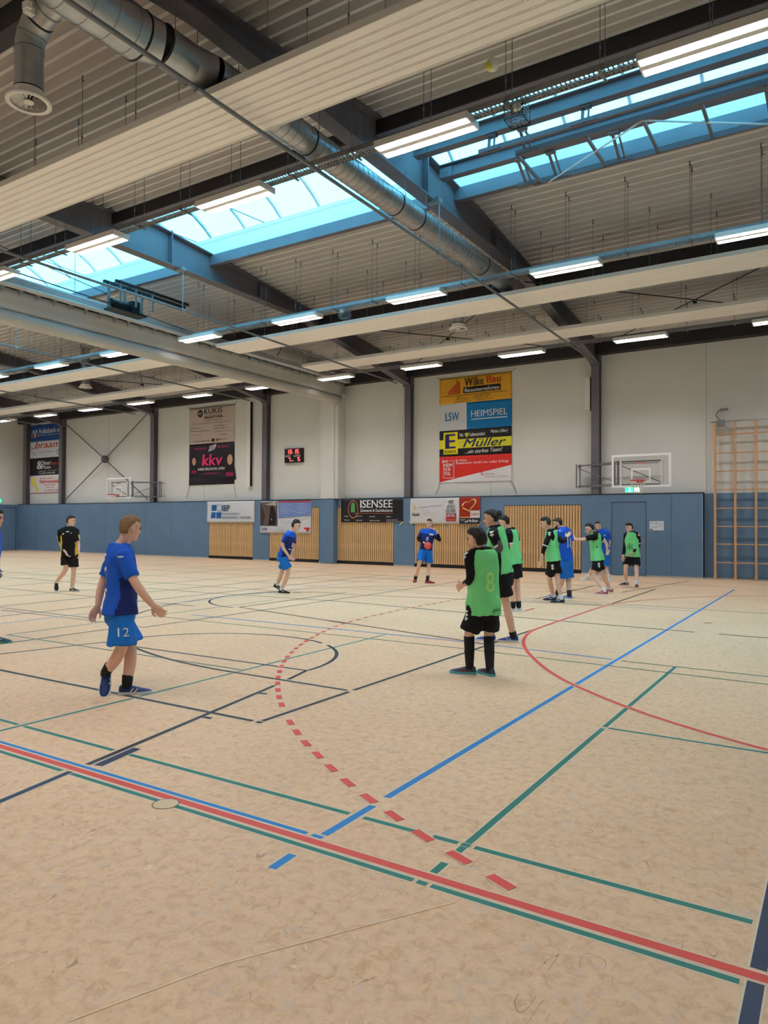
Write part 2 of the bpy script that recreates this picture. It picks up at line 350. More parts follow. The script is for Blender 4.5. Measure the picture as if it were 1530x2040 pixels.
# equipment-room doors: upright larch slats on a dark backing
nsl = [24, 22, 24, 22, 22]
for k, (a, c) in enumerate(DOORS):
    d = MB(); d.box(a, c, YW+.06, YW+.1, 0, 2.36); dr = struct(d.build('door_%d' % (k+1), M_dark))
    n = 28; p = (c-a-.02)/n
    sl = MB(); sl.box(0, p-.026, YW+.012, YW+.05, .13, 2.345); sm = sl.mesh('slat', M_wood)
    for i in range(n):
        o = bpy.data.objects.new('slat', sm); COL.objects.link(o); o.parent = dr; o.location = (a+.018+i*p, 0, 0)
    MB().box((a+c)/2-.035, (a+c)/2+.035, YW+.006, YW+.012, 1.5, 1.62).build('lock_plate', M_galvd, dr)
    MB().box(a, c, YW+.012, YW+.05, .0, .11).build('kick_strip', M_black, dr)
d = MB(); d.box(-6.485, -5.385, YW+.004, YW+.06, .01, 2.425); dr = struct(d.build('door_6', mat('blue_door', srgb(102, 131, 160), .5)))
MB().tube([(-5.47, YW-.05, 1.0), (-5.62, YW-.05, 1.0)], .011).build('door_handle', M_galv, dr); MB().box(-5.5, -5.44, YW-.004, YW+.006, .92, 1.22).build('lock_plate', M_galvd, dr)
MB().tube([(-5.47, YW-.05, 1.0), (-5.47, YW+.01, 1.0)], .011).build('door_handle', M_galv, dr)
fr = MB(); fr.box(-6.5, -6.485, YW-.006, YW+.05, 0, 2.44); fr.box(-5.385, -5.37, YW-.006, YW+.05, 0, 2.44); fr.box(-6.5, -5.37, YW-.006, YW+.05, 2.425, 2.44); fr.build('door_frame', mat('door_gap', srgb(52, 68, 90), .7), dr)
d = MB(); d.box(XL+.05, XL+.075, 21.2, 24.25, .02, 2.48); dr = struct(d.build('door_7', mat('blue_door2', srgb(108, 138, 168), .5)))
f2 = MB(); f2.box(XL+.05, XL+.08, 24.25, 24.29, 0, 2.52); f2.box(XL+.05, XL+.08, 21.2, 24.29, 2.48, 2.52); f2.build('door_frame', mat('door_gap2', srgb(64, 84, 108), .7), dr)
# ---- corrugated roof deck
def deck(y0, y1, x0, x1, name):
    pitch, dep = .25, .15; prof = []; y = y0
    while y < y1-1e-6:
        for dy, dz in ((0, 0), (.062, 0), (.1, dep), (.212, dep)):
            yy = min(y+dy, y1); prof.append((yy, deck_z(yy)+dz))
        y += pitch
    prof.append((y1, deck_z(y1)))
    b = MB(); n = len(prof)
    b.add([(x0, p[0], p[1]) for p in prof]+[(x1, p[0], p[1]) for p in prof], [(i, i+1, n+i+1, n+i) for i in range(n-1)])
    b.add([(x0, y0, deck_z(y0)+.35), (x1, y0, deck_z(y0)+.35), (x1, y1, deck_z(y1)+.35), (x0, y1, deck_z(y1)+.35)], [(0, 1, 2, 3)])
    return b.build(name, M_deck)
ce = struct(deck(13.9, YF+.1, XL-.2, XR+.2, 'ceiling')); ce.name = 'ceiling'
c2 = deck(YN-.1, 10.74, XL-.2, XR+.2, 'deck_sheet'); c2.parent = ce
# ---- steel frames: tapered roof girder and wall column
def prof_bottom(y): return 8.22 if 6.5 <= y <= 17.5 else (8.22-(y-17.5)*(1.07/6.95) if y > 17.5 else 8.22-(6.5-y)*(1.07/8.2))
PLACE = ['out past the largest skylight', 'ending above the hoop beside the four-banner stack', 'ending between scoreboard and four-banner stack', 'ending just beyond the scoreboard', 'ending above the far basketball hoop', 'ending beside the stack of four narrow banners']
for i, X in enumerate(XF):
    t = empty('steel_frame', (X, YW, 0), 'dark steel roof girder and column '+PLACE[i], 'girder', 'steel roof frames')
    ys = [YN+.1, 2, 6.5, 9, 12, 15, 17.5, 21, 24.45]
    def ribbon(x0, x1, zf, th):
        b = MB(); n = len(ys); vs = []
        for y in ys:
            z = zf(y); vs += [(x0, y, z), (x1, y, z), (x1, y, z+th), (x0, y, z+th)]
        fs = [(3, 2, 1, 0), tuple(4*(n-1)+k for k in (0, 1, 2, 3))]
        for k in range(n-1):
            for j in range(4): fs.append((4*k+j, 4*k+(j+1) % 4, 4*k+4+(j+1) % 4, 4*k+4+j))
        return b.add(vs, fs)
    fix_normals(ribbon(X-.15, X+.15, prof_bottom, .03).build('bottom_flange', M_steel, t))
    fix_normals(ribbon(X-.15, X+.15, lambda y: deck_z(y)-.04, .03).build('top_flange', M_steel, t))
    w = MB(); vs = []
    for xx in (X-.01, X+.01):
        for y in ys: vs += [(xx, y, prof_bottom(y)+.03), (xx, y, deck_z(y)-.04)]
    n = len(ys); fs = []
    for s_ in (0, 1):
        for k in range(n-1): q = s_*2*n+2*k; fs.append((q, q+2, q+3, q+1))
    w.add(vs, fs).build('web', M_steel, t)
    for y in (8.6, 12.45, 15.8):
        s2 = MB(); s2.box(X-.15, X+.15, y-.012, y+.012, prof_bottom(y)+.03, deck_z(y)-.04); s2.build('stiffener', M_steel, t)
    c = MB(); c.box(X-.135, X+.135, YW+.03, YW+.06, ZT, 7.2); c.box(X-.012, X+.012, YW+.06, YF-.03, ZT, 7.4); c.box(X-.135, X+.135, YF-.03, YF, ZT, 7.4)
    c.build('column', M_steel, t)
    k = MB(); k.box(X-.15, X+.15, 24.36, YF, 7.1, 7.2); k.box(X-.14, X+.14, YW+.04, YF, 7.2, 7.6); k.build('knee_plate', M_steel, t)
    # hanger rod under the girder
    if X < 0:
        h = MB()
        h.tube([(X+.26, 12.7, 8.16), (X+.26, 12.7, 7.12)], .012); h.box(X+.02, X+.29, 12.62, 12.78, 8.14, 8.22); h.build('hanger_rod', M_galvd, t)
end = empty('wall_column', (-40.7, YW, 0), 'dark steel wall column at the far end of the banner wall', 'column')
c = MB(); c.box(-40.86, -40.54, YW+.03, YW+.06, ZT, 7.5); c.box(-40.72, -40.68, YW+.06, YF-.03, ZT, 7.5); c.box(-40.86, -40.54, YF-.03, YF, ZT, 7.5); c.build('column_profile', M_steel, end)
# ---- lengthwise beams
def xbeam(y0, y1, zb, zt, name, label, M=M_beam_shade, x0=XL, x1=XR):
    b = MB(); b.box(x0, x1, y0, y1, zb, zb+.03); b.box(x0, x1, y0, y1, zt-.03, zt); ym = (y0+y1)/2; b.box(x0, x1, ym-.012, ym+.012, zb+.03, zt-.03)
    return tag(b.build(name, M), label, 'beam')
tag(MB().box(XL, XR, 24.34, YF+.02, 7.47, deck_z(24.3)-.02).build('eave_beam', M_beam_shade), 'shade-darkened steel eave beam running along the top of the banner wall', 'beam')
tag(MB().box(XL, XR, 18.72, 18.98, 8.0, deck_z(18.85)-.01).build('purlin_beam', M_beam_shade), 'shade-darkened lengthwise roof beam behind the middle lamp row', 'beam')
tag(MB().box(XL, XR, 5.12, 5.36, 8.04, deck_z(5.12)-.01).build('purlin_beam', M_beam_shade), 'shade-darkened lengthwise roof beam behind the duct elbow', 'beam')
def skybeam(y0, y1, label, web_at, M):
    b = MB(); zt = 8.93; b.box(XL, XR, y0, y1, 8.66, 8.675); o = b.build('skylight_beam', M_steel)
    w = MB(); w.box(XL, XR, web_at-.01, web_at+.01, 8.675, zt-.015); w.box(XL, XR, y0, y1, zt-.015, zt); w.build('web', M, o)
    return tag(o, label, 'beam')
skybeam(10.74, 10.92, 'grey steel beam along the near edge of the skylights', 10.75, M_beam_shade)
skybeam(13.84, 13.99, 'grey steel beam along the far edge of the skylights', 13.85, M_steel)
# ---- skylights, one per bay
bays = [(XR-.2, XF[0])]+list(zip(XF, XF[1:]))+[(XF[-1], XL+.1)]
y0s, y1s, zc, rise = 10.74, 13.98, 9.42, .6
span = y1s-y0s; Rr = (span*span/4+rise*rise)/(2*rise); ym = (y0s+y1s)/2; zc0 = zc+rise-Rr
def vault(y): return zc0+math.sqrt(max(Rr*Rr-(y-ym)**2, 0))
NS = 10
for k, (xb, xa) in enumerate(bays):
    cu = MB(); cu.box(xa, xb, y1s-.08, y1s, 8.94, zc-.1); cu.box(xa, xb, y1s-.095, y1s, zc-.1, zc); cu.box(xa, xb, y0s, y0s+.08, 8.94, zc)
    wdw = struct(cu.build('window_%d' % (k+1), mat('skylight_curb', srgb(238, 240, 240), .7)))
    # gable infill over the girders
    n = max(1, round((xb-xa)/1.25)); p = (xb-xa)/n
    yy = [y0s+.02+(span-.04)*i/NS for i in range(NS+1)]
    pn = MB(); pn.rings([[(0, y, vault(y)), (p-.02, y, vault(y)), (p-.02, y, vault(y)+.012), (0, y, vault(y)+.012)] for y in yy]); pm = pn.mesh('pane', M_glaze)
    br = MB(); br.rings([[(-.03, y, vault(y)-.06), (.03, y, vault(y)-.06), (.03, y, vault(y)), (-.03, y, vault(y))] for y in yy]); bm_ = br.mesh('glazing_bar', M_alu)
    for i in range(n):
        o = bpy.data.objects.new('pane', pm); COL.objects.link(o); o.parent = wdw; o.location = (xa+i*p+.01, 0, 0)
    for i in range(n+1):
        o = bpy.data.objects.new('glazing_bar', bm_); COL.objects.link(o); o.parent = wdw; o.location = (xa+i*p, 0, 0)
    for i in (1, n-1):
        if n > 2:
            rod = MB(); rod.tube([(xa+i*p+.6*p, 13.85, 9.4), (xa+i*p-.3*p, 12.4, 9.9)], .014, 6); rod.build('opener_rod', M_grey, wdw)
            vf = MB(); yv = (11.5, 13.0)
            for y in yv: vf.bar((xa+i*p, y, vault(y)-.08), (xa+i*p+p, y, vault(y)-.08), .05)
            vf.build('vent_frame', M_alu, wdw)
# ================================================================ ceiling equipment
ORD = ['first', 'second', 'third', 'fourth', 'fifth', 'sixth', 'seventh', 'eighth', 'ninth', 'tenth', 'eleventh', 'twelfth', 'thirteenth']
M_louvre = mat('lamp_louvre', srgb(232, 230, 226), .35, .3)
LZ0 = 7.2
def lamp_meshes():
    h = MB(); h.box(-.76, .76, -.19, .19, LZ0+.09, LZ0+.097)
    for y in (-.19, -.046, .034, .178): h.box(-.76, .76, y, y+.012, LZ0, LZ0+.09)
    h.box(-.76, -.74, -.19, .19, LZ0, LZ0+.09); h.box(.74, .76, -.19, .19, LZ0, LZ0+.09); h.box(-.74, .74, -.036, .036, LZ0+.004, LZ0+.02)
    t = MB(); t.add([(-.735, -.045, LZ0+.075), (-.735, .045, LZ0+.075), (.735, .045, LZ0+.075), (.735, -.045, LZ0+.075)], [(0, 1, 2, 3)])
    f = MB()
    for i in range(30): x = -.72+i*1.44/29; f.box(x-.002, x+.002, -.066, .066, LZ0+.004, LZ0+.032)
    hg = MB()
    for x in (-.8, .8):
        hg.tube([(x, -.1, LZ0+.1), (x, -.1, LZ0+1.0)], .0045, 5, False); hg.tube([(x, .1, LZ0+.1), (x, .1, LZ0+1.0)], .0045, 5, False)
    return h.mesh('housing', M_white), t.mesh('light_tube', M_tube), f.mesh('louvre_fins', M_louvre)
LH, LT, LF = lamp_meshes()
def put(name, me, parent, loc):
    o = bpy.data.objects.new(name, me); COL.objects.link(o); o.parent = parent; o.location = loc; return o
ROWS = [(8.95, 'lamp row under the near skylight edge'), (15.2, 'lamp row between skylight and first pale strip'), (22.08, 'lamp row in front of the banner wall'), (2.1, 'lamp row overhead near the camera')]
for ry, where in ROWS:
    k = 0; X = -1.28
    while X > XL+.8:
        if True:
            t = empty('ceiling_lamp', (X, ry, 0), 'louvred lamp, %s from the right in the %s' % (ORD[k], where), 'lamp', 'louvred hall lamps')
            put('housing', LH, t, (0, 0, 0))
            for dy in (-.107, .107): put('light_tube', LT, t, (0, dy, 0)); put('louvre_fins', LF, t, (0, dy, 0))
        k += 1; X -= 3.74
# perforated cable trays carrying the lamps, each with its wire hangers
def hanger_mesh(z0, zt, r=.0055):
    h = MB(); h.tube([(0, 0, z0), (0, 0, zt)], r, 5, False); h.box(-.012, .012, -.006, .006, zt-.1, zt); h.box(-.012, .04, -.006, .006, zt-.11, zt-.095); h.box(-.009, .009, -.009, .009, z0+.25, z0+.29)
    return h.mesh('wire_hanger', M_grey)
for ry, where in ROWS[:3]:
  for xa, xb, side_ in ((-16.45, XR-.3, 'before the curtain'), (XL+.3, -18.3, 'beyond the curtain')):
    t = empty('cable_tray', (0, ry, 0), 'perforated cable tray of the %s, %s' % (where, side_), 'cable tray')
    b = MB(); z = LZ0+.098
    b.box(xa, xb, ry-.105, ry-.1, z, z+.075); b.box(xa, xb, ry+.1, ry+.105, z, z+.075)
    for dy in (-.095, -.032, .032, .095): b.box(xa, xb, ry+dy-.011, ry+dy+.011, z, z+.004)
    x = xa
    while x < min(xb, 3.0):
        b.box(x, x+.022, ry-.1, ry+.1, z, z+.004); x += .06
    b.build('tray_rails', M_galvd, t)
    hm = [hanger_mesh(z, deck_z(ry+dy)) for dy in (-.11, .11)]
    cm = MB().box(-.016, .016, -.16, .16, z-.022, z).mesh('cross_bracket', M_grey)
    for j in range(36):
        xx = 2.5-j*1.247
        if xx < xa+.1 or xx > xb: continue
        for dy, hm_ in zip((-.11, .11), hm): put('wire_hanger', hm_, t, (xx, dy, 0))
        put('cross_bracket', cm, t, (xx, 0, 0))
# pale acoustic strips hung below the deck: seven grooved boards each
XD = (-18.75, -16.75)                                        # gap for the divider curtain
def strip(y0, y1, z, x0, x1, label):
    t = empty('ceiling_strip', ((x0+x1)/2, y0, z), label, 'ceiling panel', 'pale acoustic strips')
    n = 7; w = (y1-y0)/n
    for i in range(n):
        b = MB(); a = y0+i*w
        b.box(x0, x1, a+.005, a+w*.8, z, z+.03); b.box(x0, x1, a+w*.8+.009, a+w-.005, z, z+.03)
        b.build('board', M_strip, t)
    b = MB(); b.box(x0, x1, y0-.012, y0, z-.004, z+.09); b.box(x0, x1, y1, y1+.012, z-.004, z+.09)
    b.build('edge_profile', M_white, t)
    b = MB(); b.box(x0, x1, y0, y1, z+.031, z+.036); b.build('backing', mat('strip_backing', srgb(120, 110, 98), .9), t)
    x = x1-2.6
    hm = [hanger_mesh(.05, deck_z(y)-z, .005) for y in (y0+.12, y1-.12)]
    while x > x0+.5:
        for y, hm_ in zip((.12, y1-y0-.12), hm): put('wire_hanger', hm_, t, (x-(x0+x1)/2, y, 0))
        x -= 1.25
    return t
SZ = 7.26
strip(6.62, 7.65, SZ, XL+.3, XR-.3, 'wide pale grooved acoustic strip crossing the top of the view under the duct')
strip(16.35, 17.42, SZ, XD[1], XR-.3, 'pale acoustic strip nearest behind the middle lamp row, before the curtain')
strip(16.35, 17.42, SZ, XL+.3, XD[0], 'pale acoustic strip behind the middle lamp row, beyond the curtain')
strip(20.05, 21.02, SZ, XD[1]+.5, XR-.3, 'pale acoustic strip closest to the banner wall, before the curtain')
strip(20.05, 21.02, SZ, XL+.3, XD[0], 'pale acoustic strip closest to the banner wall, beyond the curtain')
# ---- steel tubes slung under the frames
for i, (X, where) in enumerate(zip(XF[1:], ('crossing the wide pale strip and duct', 'passing behind the curtain winch', 'just beyond the divider curtain', 'two bays beyond the divider curtain', 'at the far end of the hall'))):
    t = empty('suspended_tube', (X+.26, 12, 7.11), 'thin grey steel tube slung under a roof girder '+where, 'tube', 'tubes under the girders')
    MB().tube([(X+.26, YN+.2, 7.13), (X+.26, 12.7, 7.11), (X+.26, 18, 7.06), (X+.26, 23.2, 7.0)], .03, 8).build('pipe', M_grey if i else M_grey, t)
    for y in (6.3, 12.7, 18.0): MB().tube([(X+.26, y-.05, 7.11), (X+.26, y+.05, 7.11)], .045, 8).build('clamp', M_galvd, t)
# ---- ventilation duct with branch outlets
def ring_disc(b, c, r0, r1, z, n=24):
    b.rings([[(c[0]+r*math.cos(2*math.pi*j/n), c[1]+r*math.sin(2*math.pi*j/n), zz) for j in range(n)] for r, zz in ((r0, z), (r1, z), (r1, z+.03), (r0, z+.03), (r0, z))], cap=False)
def outlet(parent, c, z, r):
    b = MB(); ring_disc(b, c, r*.8, r, z); b.rings([[(c[0]+q*math.cos(2*math.pi*j/24), c[1]+q*math.sin(2*math.pi*j/24), zz) for j in range(24)] for q, zz in ((r*.82, z+.02), (r*.74, z+.13))], cap=False)
    b.build('diffuser_ring', M_white, parent, True)
    v = MB(); v.sphere((c[0], c[1], z+.015), r*.24, 16, 8, (1, 1, .25))
    v.build('diffuser_hub', M_white, parent, True)
    v = MB()
    for j in range(14):
        a = 2*math.pi*j/14; d_ = Vector((math.cos(a), math.sin(a), 0)); q = Vector((-d_.y, d_.x, 0)); o_ = Vector((c[0], c[1], z+.02))
        p = [o_+d_*r*.22, o_+d_*r*.8, o_+d_*r*.8+q*.045+Vector((0, 0, .05)), o_+d_*r*.22+q*.02+Vector((0, 0, .05))]
        v.add(p, [(0, 1, 2, 3)])
    v.build('diffuser_vanes', M_white, parent)
    MB().tube([(c[0], c[1], z+.15), (c[0], c[1], z+.14)], r*.7, 20).build('dark_throat', M_black, parent)
    h = MB(); h.tube([(c[0]-r*.62, c[1]-r*.35, z+.05), (c[0]-r*.75, c[1]-r*.4, z+.09), (c[0]-r*.66, c[1]-r*.38, z+.15)], .012, 6); h.build('pull_ring', M_black, parent)
DZ = 7.68
duct = empty('ventilation_duct', (-7.9, 9, DZ), 'spiral-wound galvanised ventilation duct running beside the girder with drooping outlet', 'duct')
# (y0, x0, r0, y1, x1, r1)
for name, segs in (('trunk_section', [(YN+.2, -7.3, .3, 5.75, -7.3, .3), (6.02, -7.19, .25, 6.5, -7.18, .25), (6.8, -7.06, .222, 17.3, -7.02, .222)]), ('reducer', [(5.75, -7.3, .3, 6.02, -7.19, .25), (6.5, -7.18, .25, 6.8, -7.06, .222)])):
    for y0, xa, ra, y1, xb, rb in segs: MB().tube([(xa, y0, DZ), (xb, y1, DZ)], [ra, rb], 28, False).build(name, M_galv, duct, True)
def duct_ring(y):
    return (-7.3, .3) if y < 5.9 else ((-7.185, .25) if y < 6.6 else (-7.06+.0038*(y-6.8), .222))
def band(y, w, h):
    x, r = duct_ring(y)
    return [[(x+rr*math.cos(2*math.pi*j/28), yy, DZ+rr*math.sin(2*math.pi*j/28)) for j in range(28)] for yy, rr in ((y-w, r-.004), (y-w*.6, r+h), (y+w*.6, r+h), (y+w, r-.004))]
y = 6.95
while y < 17.2: MB().rings(band(y, .008, .004), cap=False).build('spiral_seam', M_galvd, duct, True); y += .155
y = 2.9
while y < 5.7: MB().rings(band(y, .008, .004), cap=False).build('spiral_seam', M_galvd, duct, True); y += .3
for y in (5.76, 6.03, 8.8, 11.4, 12.2, 15.2):
    x, r = duct_ring(y); MB().rings(band(y, .02, .008), cap=False).build('clamp_band', M_black, duct)
    for s_ in ((-1, 1) if y > 6 else ()): MB().tube([(x+s_*(r+.01), y, DZ), (x+s_*(r+.01), y, 8.22)], .006, 5, False).build('hanger_rod', M_grey, duct)
def branch(parent, x0, y, x_end, zend, r):
    pts = [(x0, y, DZ-.02)]
    bend = .36
    pts += [(x_end+bend, y, DZ-.12)]
    for k in range(1, 7):
        a = k/6*math.pi/2; pts.append((x_end+bend-bend*math.sin(a), y, DZ-.14-bend+bend*math.cos(a)))
    pts.append((x_end, y, zend+.12))
    MB().tube(pts, [r*1.12, r]+[r]*(len(pts)-2), 24, False).build('branch_pipe', M_galv, parent, True)
    for i in (1, 3, 5, 7):
        p = Vector(pts[i]); t = (Vector(pts[min(i+1, len(pts)-1)])-Vector(pts[i-1])).normalized()
        MB().tube([p-t*.012, p+t*.012], r+.007, 24).build('branch_seam', M_galvd if i != 3 else M_black, parent, True)
    outlet(parent, (x_end, y), zend, .25)
branch(duct, -7.35, 4.8, -8.0, 6.57, .16)
branch(duct, -7.02, 17.62, -8.82, 7.0, .15)
b = MB(); b.box(-7.74, -7.66, 4.56, 4.66, 7.4, 7.48); b.box(-7.72, -7.62, 4.54, 4.6, 7.42, 7.5); b.build('damper_lever', M_white, duct)
tp = MB(); tp.tube([(-7.02, 17.3, DZ), (-7.02, 17.9, DZ)], .222, 24); tp.build('end_cap', M_galv, duct, True)
def drop(x, y, z, label):
    t = empty('air_outlet', (x, y, z), label, 'air outlet')
    MB().tube([(x, y, z+.12), (x, y, deck_z(y)+.02)], .16, 20, False).build('drop_pipe', M_galv, t, True)
    outlet(t, (x, y), z, .25)
drop(-25.4, 17.75, 7.03, 'round white air outlet on a short pipe between the pale strips beyond the curtain')
# ---- divider curtain folded up under its track
M_curt = mat('curtain_fabric', srgb(186, 186, 182), .85, 0, .15, .05, 1.5)
dv = empty('divider_curtain', (-17.7, 12, 6.6), 'pale grey hall divider curtain bundled up along its overhead track', 'curtain')
prof = []
xc, zb = -17.72, 6.62
prof = [(-17.26, 7.42), (-17.34, 7.28), (-17.38, 7.12), (-17.40, 6.99), (-17.43, 6.965), (-17.52, 6.95), (-17.45, 6.93), (-17.40, 6.88), (-17.385, 6.81), (-17.41, 6.73), (-17.48, 6.67), (-17.58, 6.64), (-17.72, 6.64), (-17.88, 6.68), (-18.0, 6.8), (-18.06, 7.0), (-18.1, 7.2), (-18.14, 7.42)]
n = 60; R = []
for i in range(n+1):
    y = YN+.4+(24.12-YN-.4)*i/n
    R.append([(px+.012*math.sin(i*1.7+j)*(.3 if j < 3 else 1), y, pz+.007*math.sin(i*.9+j*1.3)*(0 if j in (0, 17) else 1)) for j, (px, pz) in enumerate(prof)])
fix_normals(MB().rings(R).build('curtain_bundle', M_curt, dv, True))
b = MB(); b.box(-17.2, -16.98, YN+.4, 24.1, 7.46, 7.66); b.box(-17.22, -16.96, YN+.4, 24.1, 7.44, 7.46); b.build('track_profile', M_alu, dv)
b = MB()
for z in (7.5, 7.545, 7.59): b.box(-16.98, -16.975, YN+.4, 24.1, z, z+.02)
b.build('track_groove', mat('track_groove', srgb(140, 138, 134), .6), dv)
b = MB(); b.box(-18.2, -17.2, YN+.4, 24.1, 7.5, 7.54); b.build('carrier_board', M_grey, dv)
b = MB(); y = 1.0
while y < 24: b.box(-17.3, -17.22, y-.06, y+.06, 7.38, 7.46); b.tube([(-17.26, y, 7.4), (-17.3, y, 7.3)], .012, 5); y += .46
b.build('trolleys', M_galvd, dv)
b = MB(); y = 2.0
while y < 24:
    b.tube([(-17.1, y, 7.66), (-17.1, y, deck_z(y))], .008, 5, False); y += 2.4
b.build('track_hangers', M_grey, dv)
b = MB(); b.tube([(-17.55, YN+.5, 7.0), (-17.55, 24.1, 7.0)], .03, 8); b.build('bottom_pole', M_galvd, dv)
ps = tag(MB().box(-18.5, -17.83, 24.14, YF, ZT+.03, 7.12).build('wall_pilaster', M_wall), 'pale boxed pilaster below the end of the divider curtain', 'pilaster')
MB().box(-18.5, -17.83, 24.14, YW, 0.02, ZT).build('pilaster_base', M_blue, ps)
MB().box(-17.83, -17.66, 24.2, YF, ZT+.03, 7.12).build('pilaster_return', M_wall, ps)
# winch on black rails above the curtain
wn = empty('curtain_winch', (-16.3, 12.8, 7.4), 'black hoist motor on hanging rails above the divider curtain', 'winch')
b = MB(); b.tube([(-16.55, 12.3, 7.6), (-16.55, 12.85, 7.6)], .11, 14); b.box(-16.75, -16.35, 12.85, 13.1, 7.45, 7.75); b.build('motor', M_black, wn)
b = MB()
for y in (12.25, 12.75, 13.3): b.box(-16.6, -16.54, y-.03, y+.03, 7.4, 8.1); b.box(-16.1, -16.06, y-.02, y+.02, 7.5, 8.1)
b.build('upright', M_grey, wn)
b = MB(); b.box(-16.62, -16.54, 12.1, 14.9, 8.08, 8.15); b.box(-16.12, -16.05, 12.1, 14.6, 8.0, 8.07); b.box(-16.7, -16.3, 12.2, 13.3, 7.38, 7.42); b.build('rail', M_black, wn)
b = MB(); b.tube([(-16.55, 12.3, 7.55), (-16.55, 5.5, 7.72)], .016, 6); b.tube([(-16.4, 12.3, 7.5), (-16.4, 14.8, 7.4)], .012, 6); b.tube([(-16.6, 12.3, 7.8), (-16.5, 8, 8.25)], .01, 6); b.build('drive_rod', M_black, wn)
b = MB(); b.tube([(-15.9, 15.9, 7.5), (-15.0, 16.2, 7.62), (-15.0, 16.2, 7.3)], .05, 8); b.build('curtain_return_pipe', M_galvd, wn) if False else None
# ---- hoist beams and hanging frame under the right-hand skylight
hb = empty('hoist_beams', (-3, 12, 8.3), 'pair of grey steel beams spanning the largest skylight opening', 'beam')
for y in (11.9, 12.95):
    b = MB(); x0, x1 = -6.88, .28
    b.box(x0, x1, y-.09, y+.09, 8.7, 8.715); b.box(x0, x1, y-.09, y+.09, 8.965, 8.98); b.box(x0, x1, y-.008, y+.008, 8.715, 8.965); b.build('i_beam', M_steel, hb)
    b = MB()
    b.box(-6.9, -6.62, y-.04, y-.02, 8.73, 8.93)
    for q in (-6.8, -6.72): b.tube([(q, y-.055, 8.83), (q, y-.02, 8.83)], .018, 8)
    b.build('end_plate', M_steel, hb)
ft = empty('hanging_frame', (-2.5, 12.4, 7.8), 'grey tubular truss frame on trolleys hanging below the largest skylight', 'frame')
za = 8.42
for y, x0 in ((11.86, -5.35), (12.25, -4.95), (13.5, -5.1)):
    b = MB(); b.bar((x0, y, za), (.22, y, za), .07, .09); b.build('chord', M_steel, ft)
for x in (-4.95, -3.7, -2.75, -1.85, -.95, .1): MB().bar((x, 12.25, za-.02), (x, 13.5, za-.02), .05, .05).build('cross_tube', M_steel, ft)
MB().tube([(-4.8, 13.5, za-.05), (-2.75, 12.25, za-.05)], .016, 6).build('diagonal_rod', M_alu, ft)
MB().tube([(-2.75, 12.25, za-.05), (-.95, 13.5, za-.05)], .016, 6).build('diagonal_rod', M_alu, ft)
for x, y, yb in ((-5.3, 11.86, 11.9), (-4.75, 12.25, 11.95), (-5.2, 13.45, 12.95), (-4.6, 13.5, 13.0), (-3.6, 11.86, 11.9), (-3.4, 13.5, 12.95)):
    b = MB(); b.box(x-.22, x+.2, y-.05, y+.05, za-.035, za+.035); b.bar((x-.035, y, za), (x-.035, yb, 8.72), .03, .05, (1, 0, 0)); b.bar((x+.065, y, za), (x+.065, yb, 8.72), .03, .03, (1, 0, 0)); b.box(x-.08, x+.1, yb-.06, yb+.06, 8.66, 8.7); b.build('trolley', M_steel, ft)
MB().bar((-.8, 12.3, za-.05), (-.8, 13.4, za-.05), .03, .4).build('net_box', M_alu, ft)
# ---- caged sensors hanging from the trays
for i, (x, y, z, lab) in enumerate(((-10.9, 15.2, 7.02, 'small wire cage with sensor below the middle lamp tray'), (-3.62, 8.95, 7.03, 'small wire cage with sensor below the near lamp tray'))):
    t = empty('sensor_cage', (x, y, z), lab, 'sensor cage')
    b = MB(); s_ = .13
    for q in (-1, -.5, 0, .5, 1):
        for w_ in (-1, 1):
            b.tube([(x+q*s_, y+w_*s_, z), (x+q*s_, y+w_*s_, z+.24)], .005, 4); b.tube([(x+w_*s_, y+q*s_, z), (x+w_*s_, y+q*s_, z+.24)], .005, 4)
        b.tube([(x+q*s_, y-s_, z), (x+q*s_, y+s_, z)], .005, 4); b.tube([(x-s_, y+q*s_, z), (x+s_, y+q*s_, z)], .005, 4)
    for zz in (z, z+.06, z+.12, z+.18, z+.24):
        for w_ in (-1, 1): b.tube([(x-s_, y+w_*s_, zz), (x+s_, y+w_*s_, zz)], .005, 4); b.tube([(x+w_*s_, y-s_, zz), (x+w_*s_, y+s_, zz)], .005, 4)
    b.build('wire_mesh', M_galvd, t)
    MB().sphere((x-.09 if i == 0 else x, y, z+.2), .06).build('sensor_dome', M_white, t, True)
t = empty('lost_shuttle_ball', (-4.32, 9.72, 8.62), 'white and yellow foam ball stuck against the roof deck above the near lamps', 'ball')
b = MB(); b.sphere((-4.42, 9.95, 8.62), .1, 16, 12); b.build('ball_shell', mat('foam_ball', srgb(236, 232, 214), .8, 0, .2, .0), t, True)
b = MB(); b.sphere((-4.455, 9.89, 8.575), .062, 12, 8); b.build('yellow_patch', mat('foam_ball_yellow', srgb(226, 220, 96), .8), t, True)
# ---- tie rods crossing under the deck next to the banner wall
for i, (x0, x1) in enumerate(((-14.3, -7.2), (-6.9, .3), (-21.8, -14.6), (-29.3, -22.1))):
    t = empty('wind_brace', ((x0+x1)/2, 21, 8), 'thin dark crossed tie rods under the roof deck, %s bay from the wall bars' % ('second', 'first', 'third', 'fourth')[i], 'tie rod')
    z = 7.88
    MB().tube([(x0, 17.6, z+.08), (x1, 23.9, z-.35)], .014, 6).build('rod', M_black, t); MB().tube([(x1, 17.6, z+.08), (x0, 23.9, z-.35)], .014, 6).build('rod', M_black, t)
    MB().box((x0+x1)/2-.05, (x0+x1)/2+.05, 20.7, 20.8, z-.23, z-.18).build('turnbuckle', M_black, t)
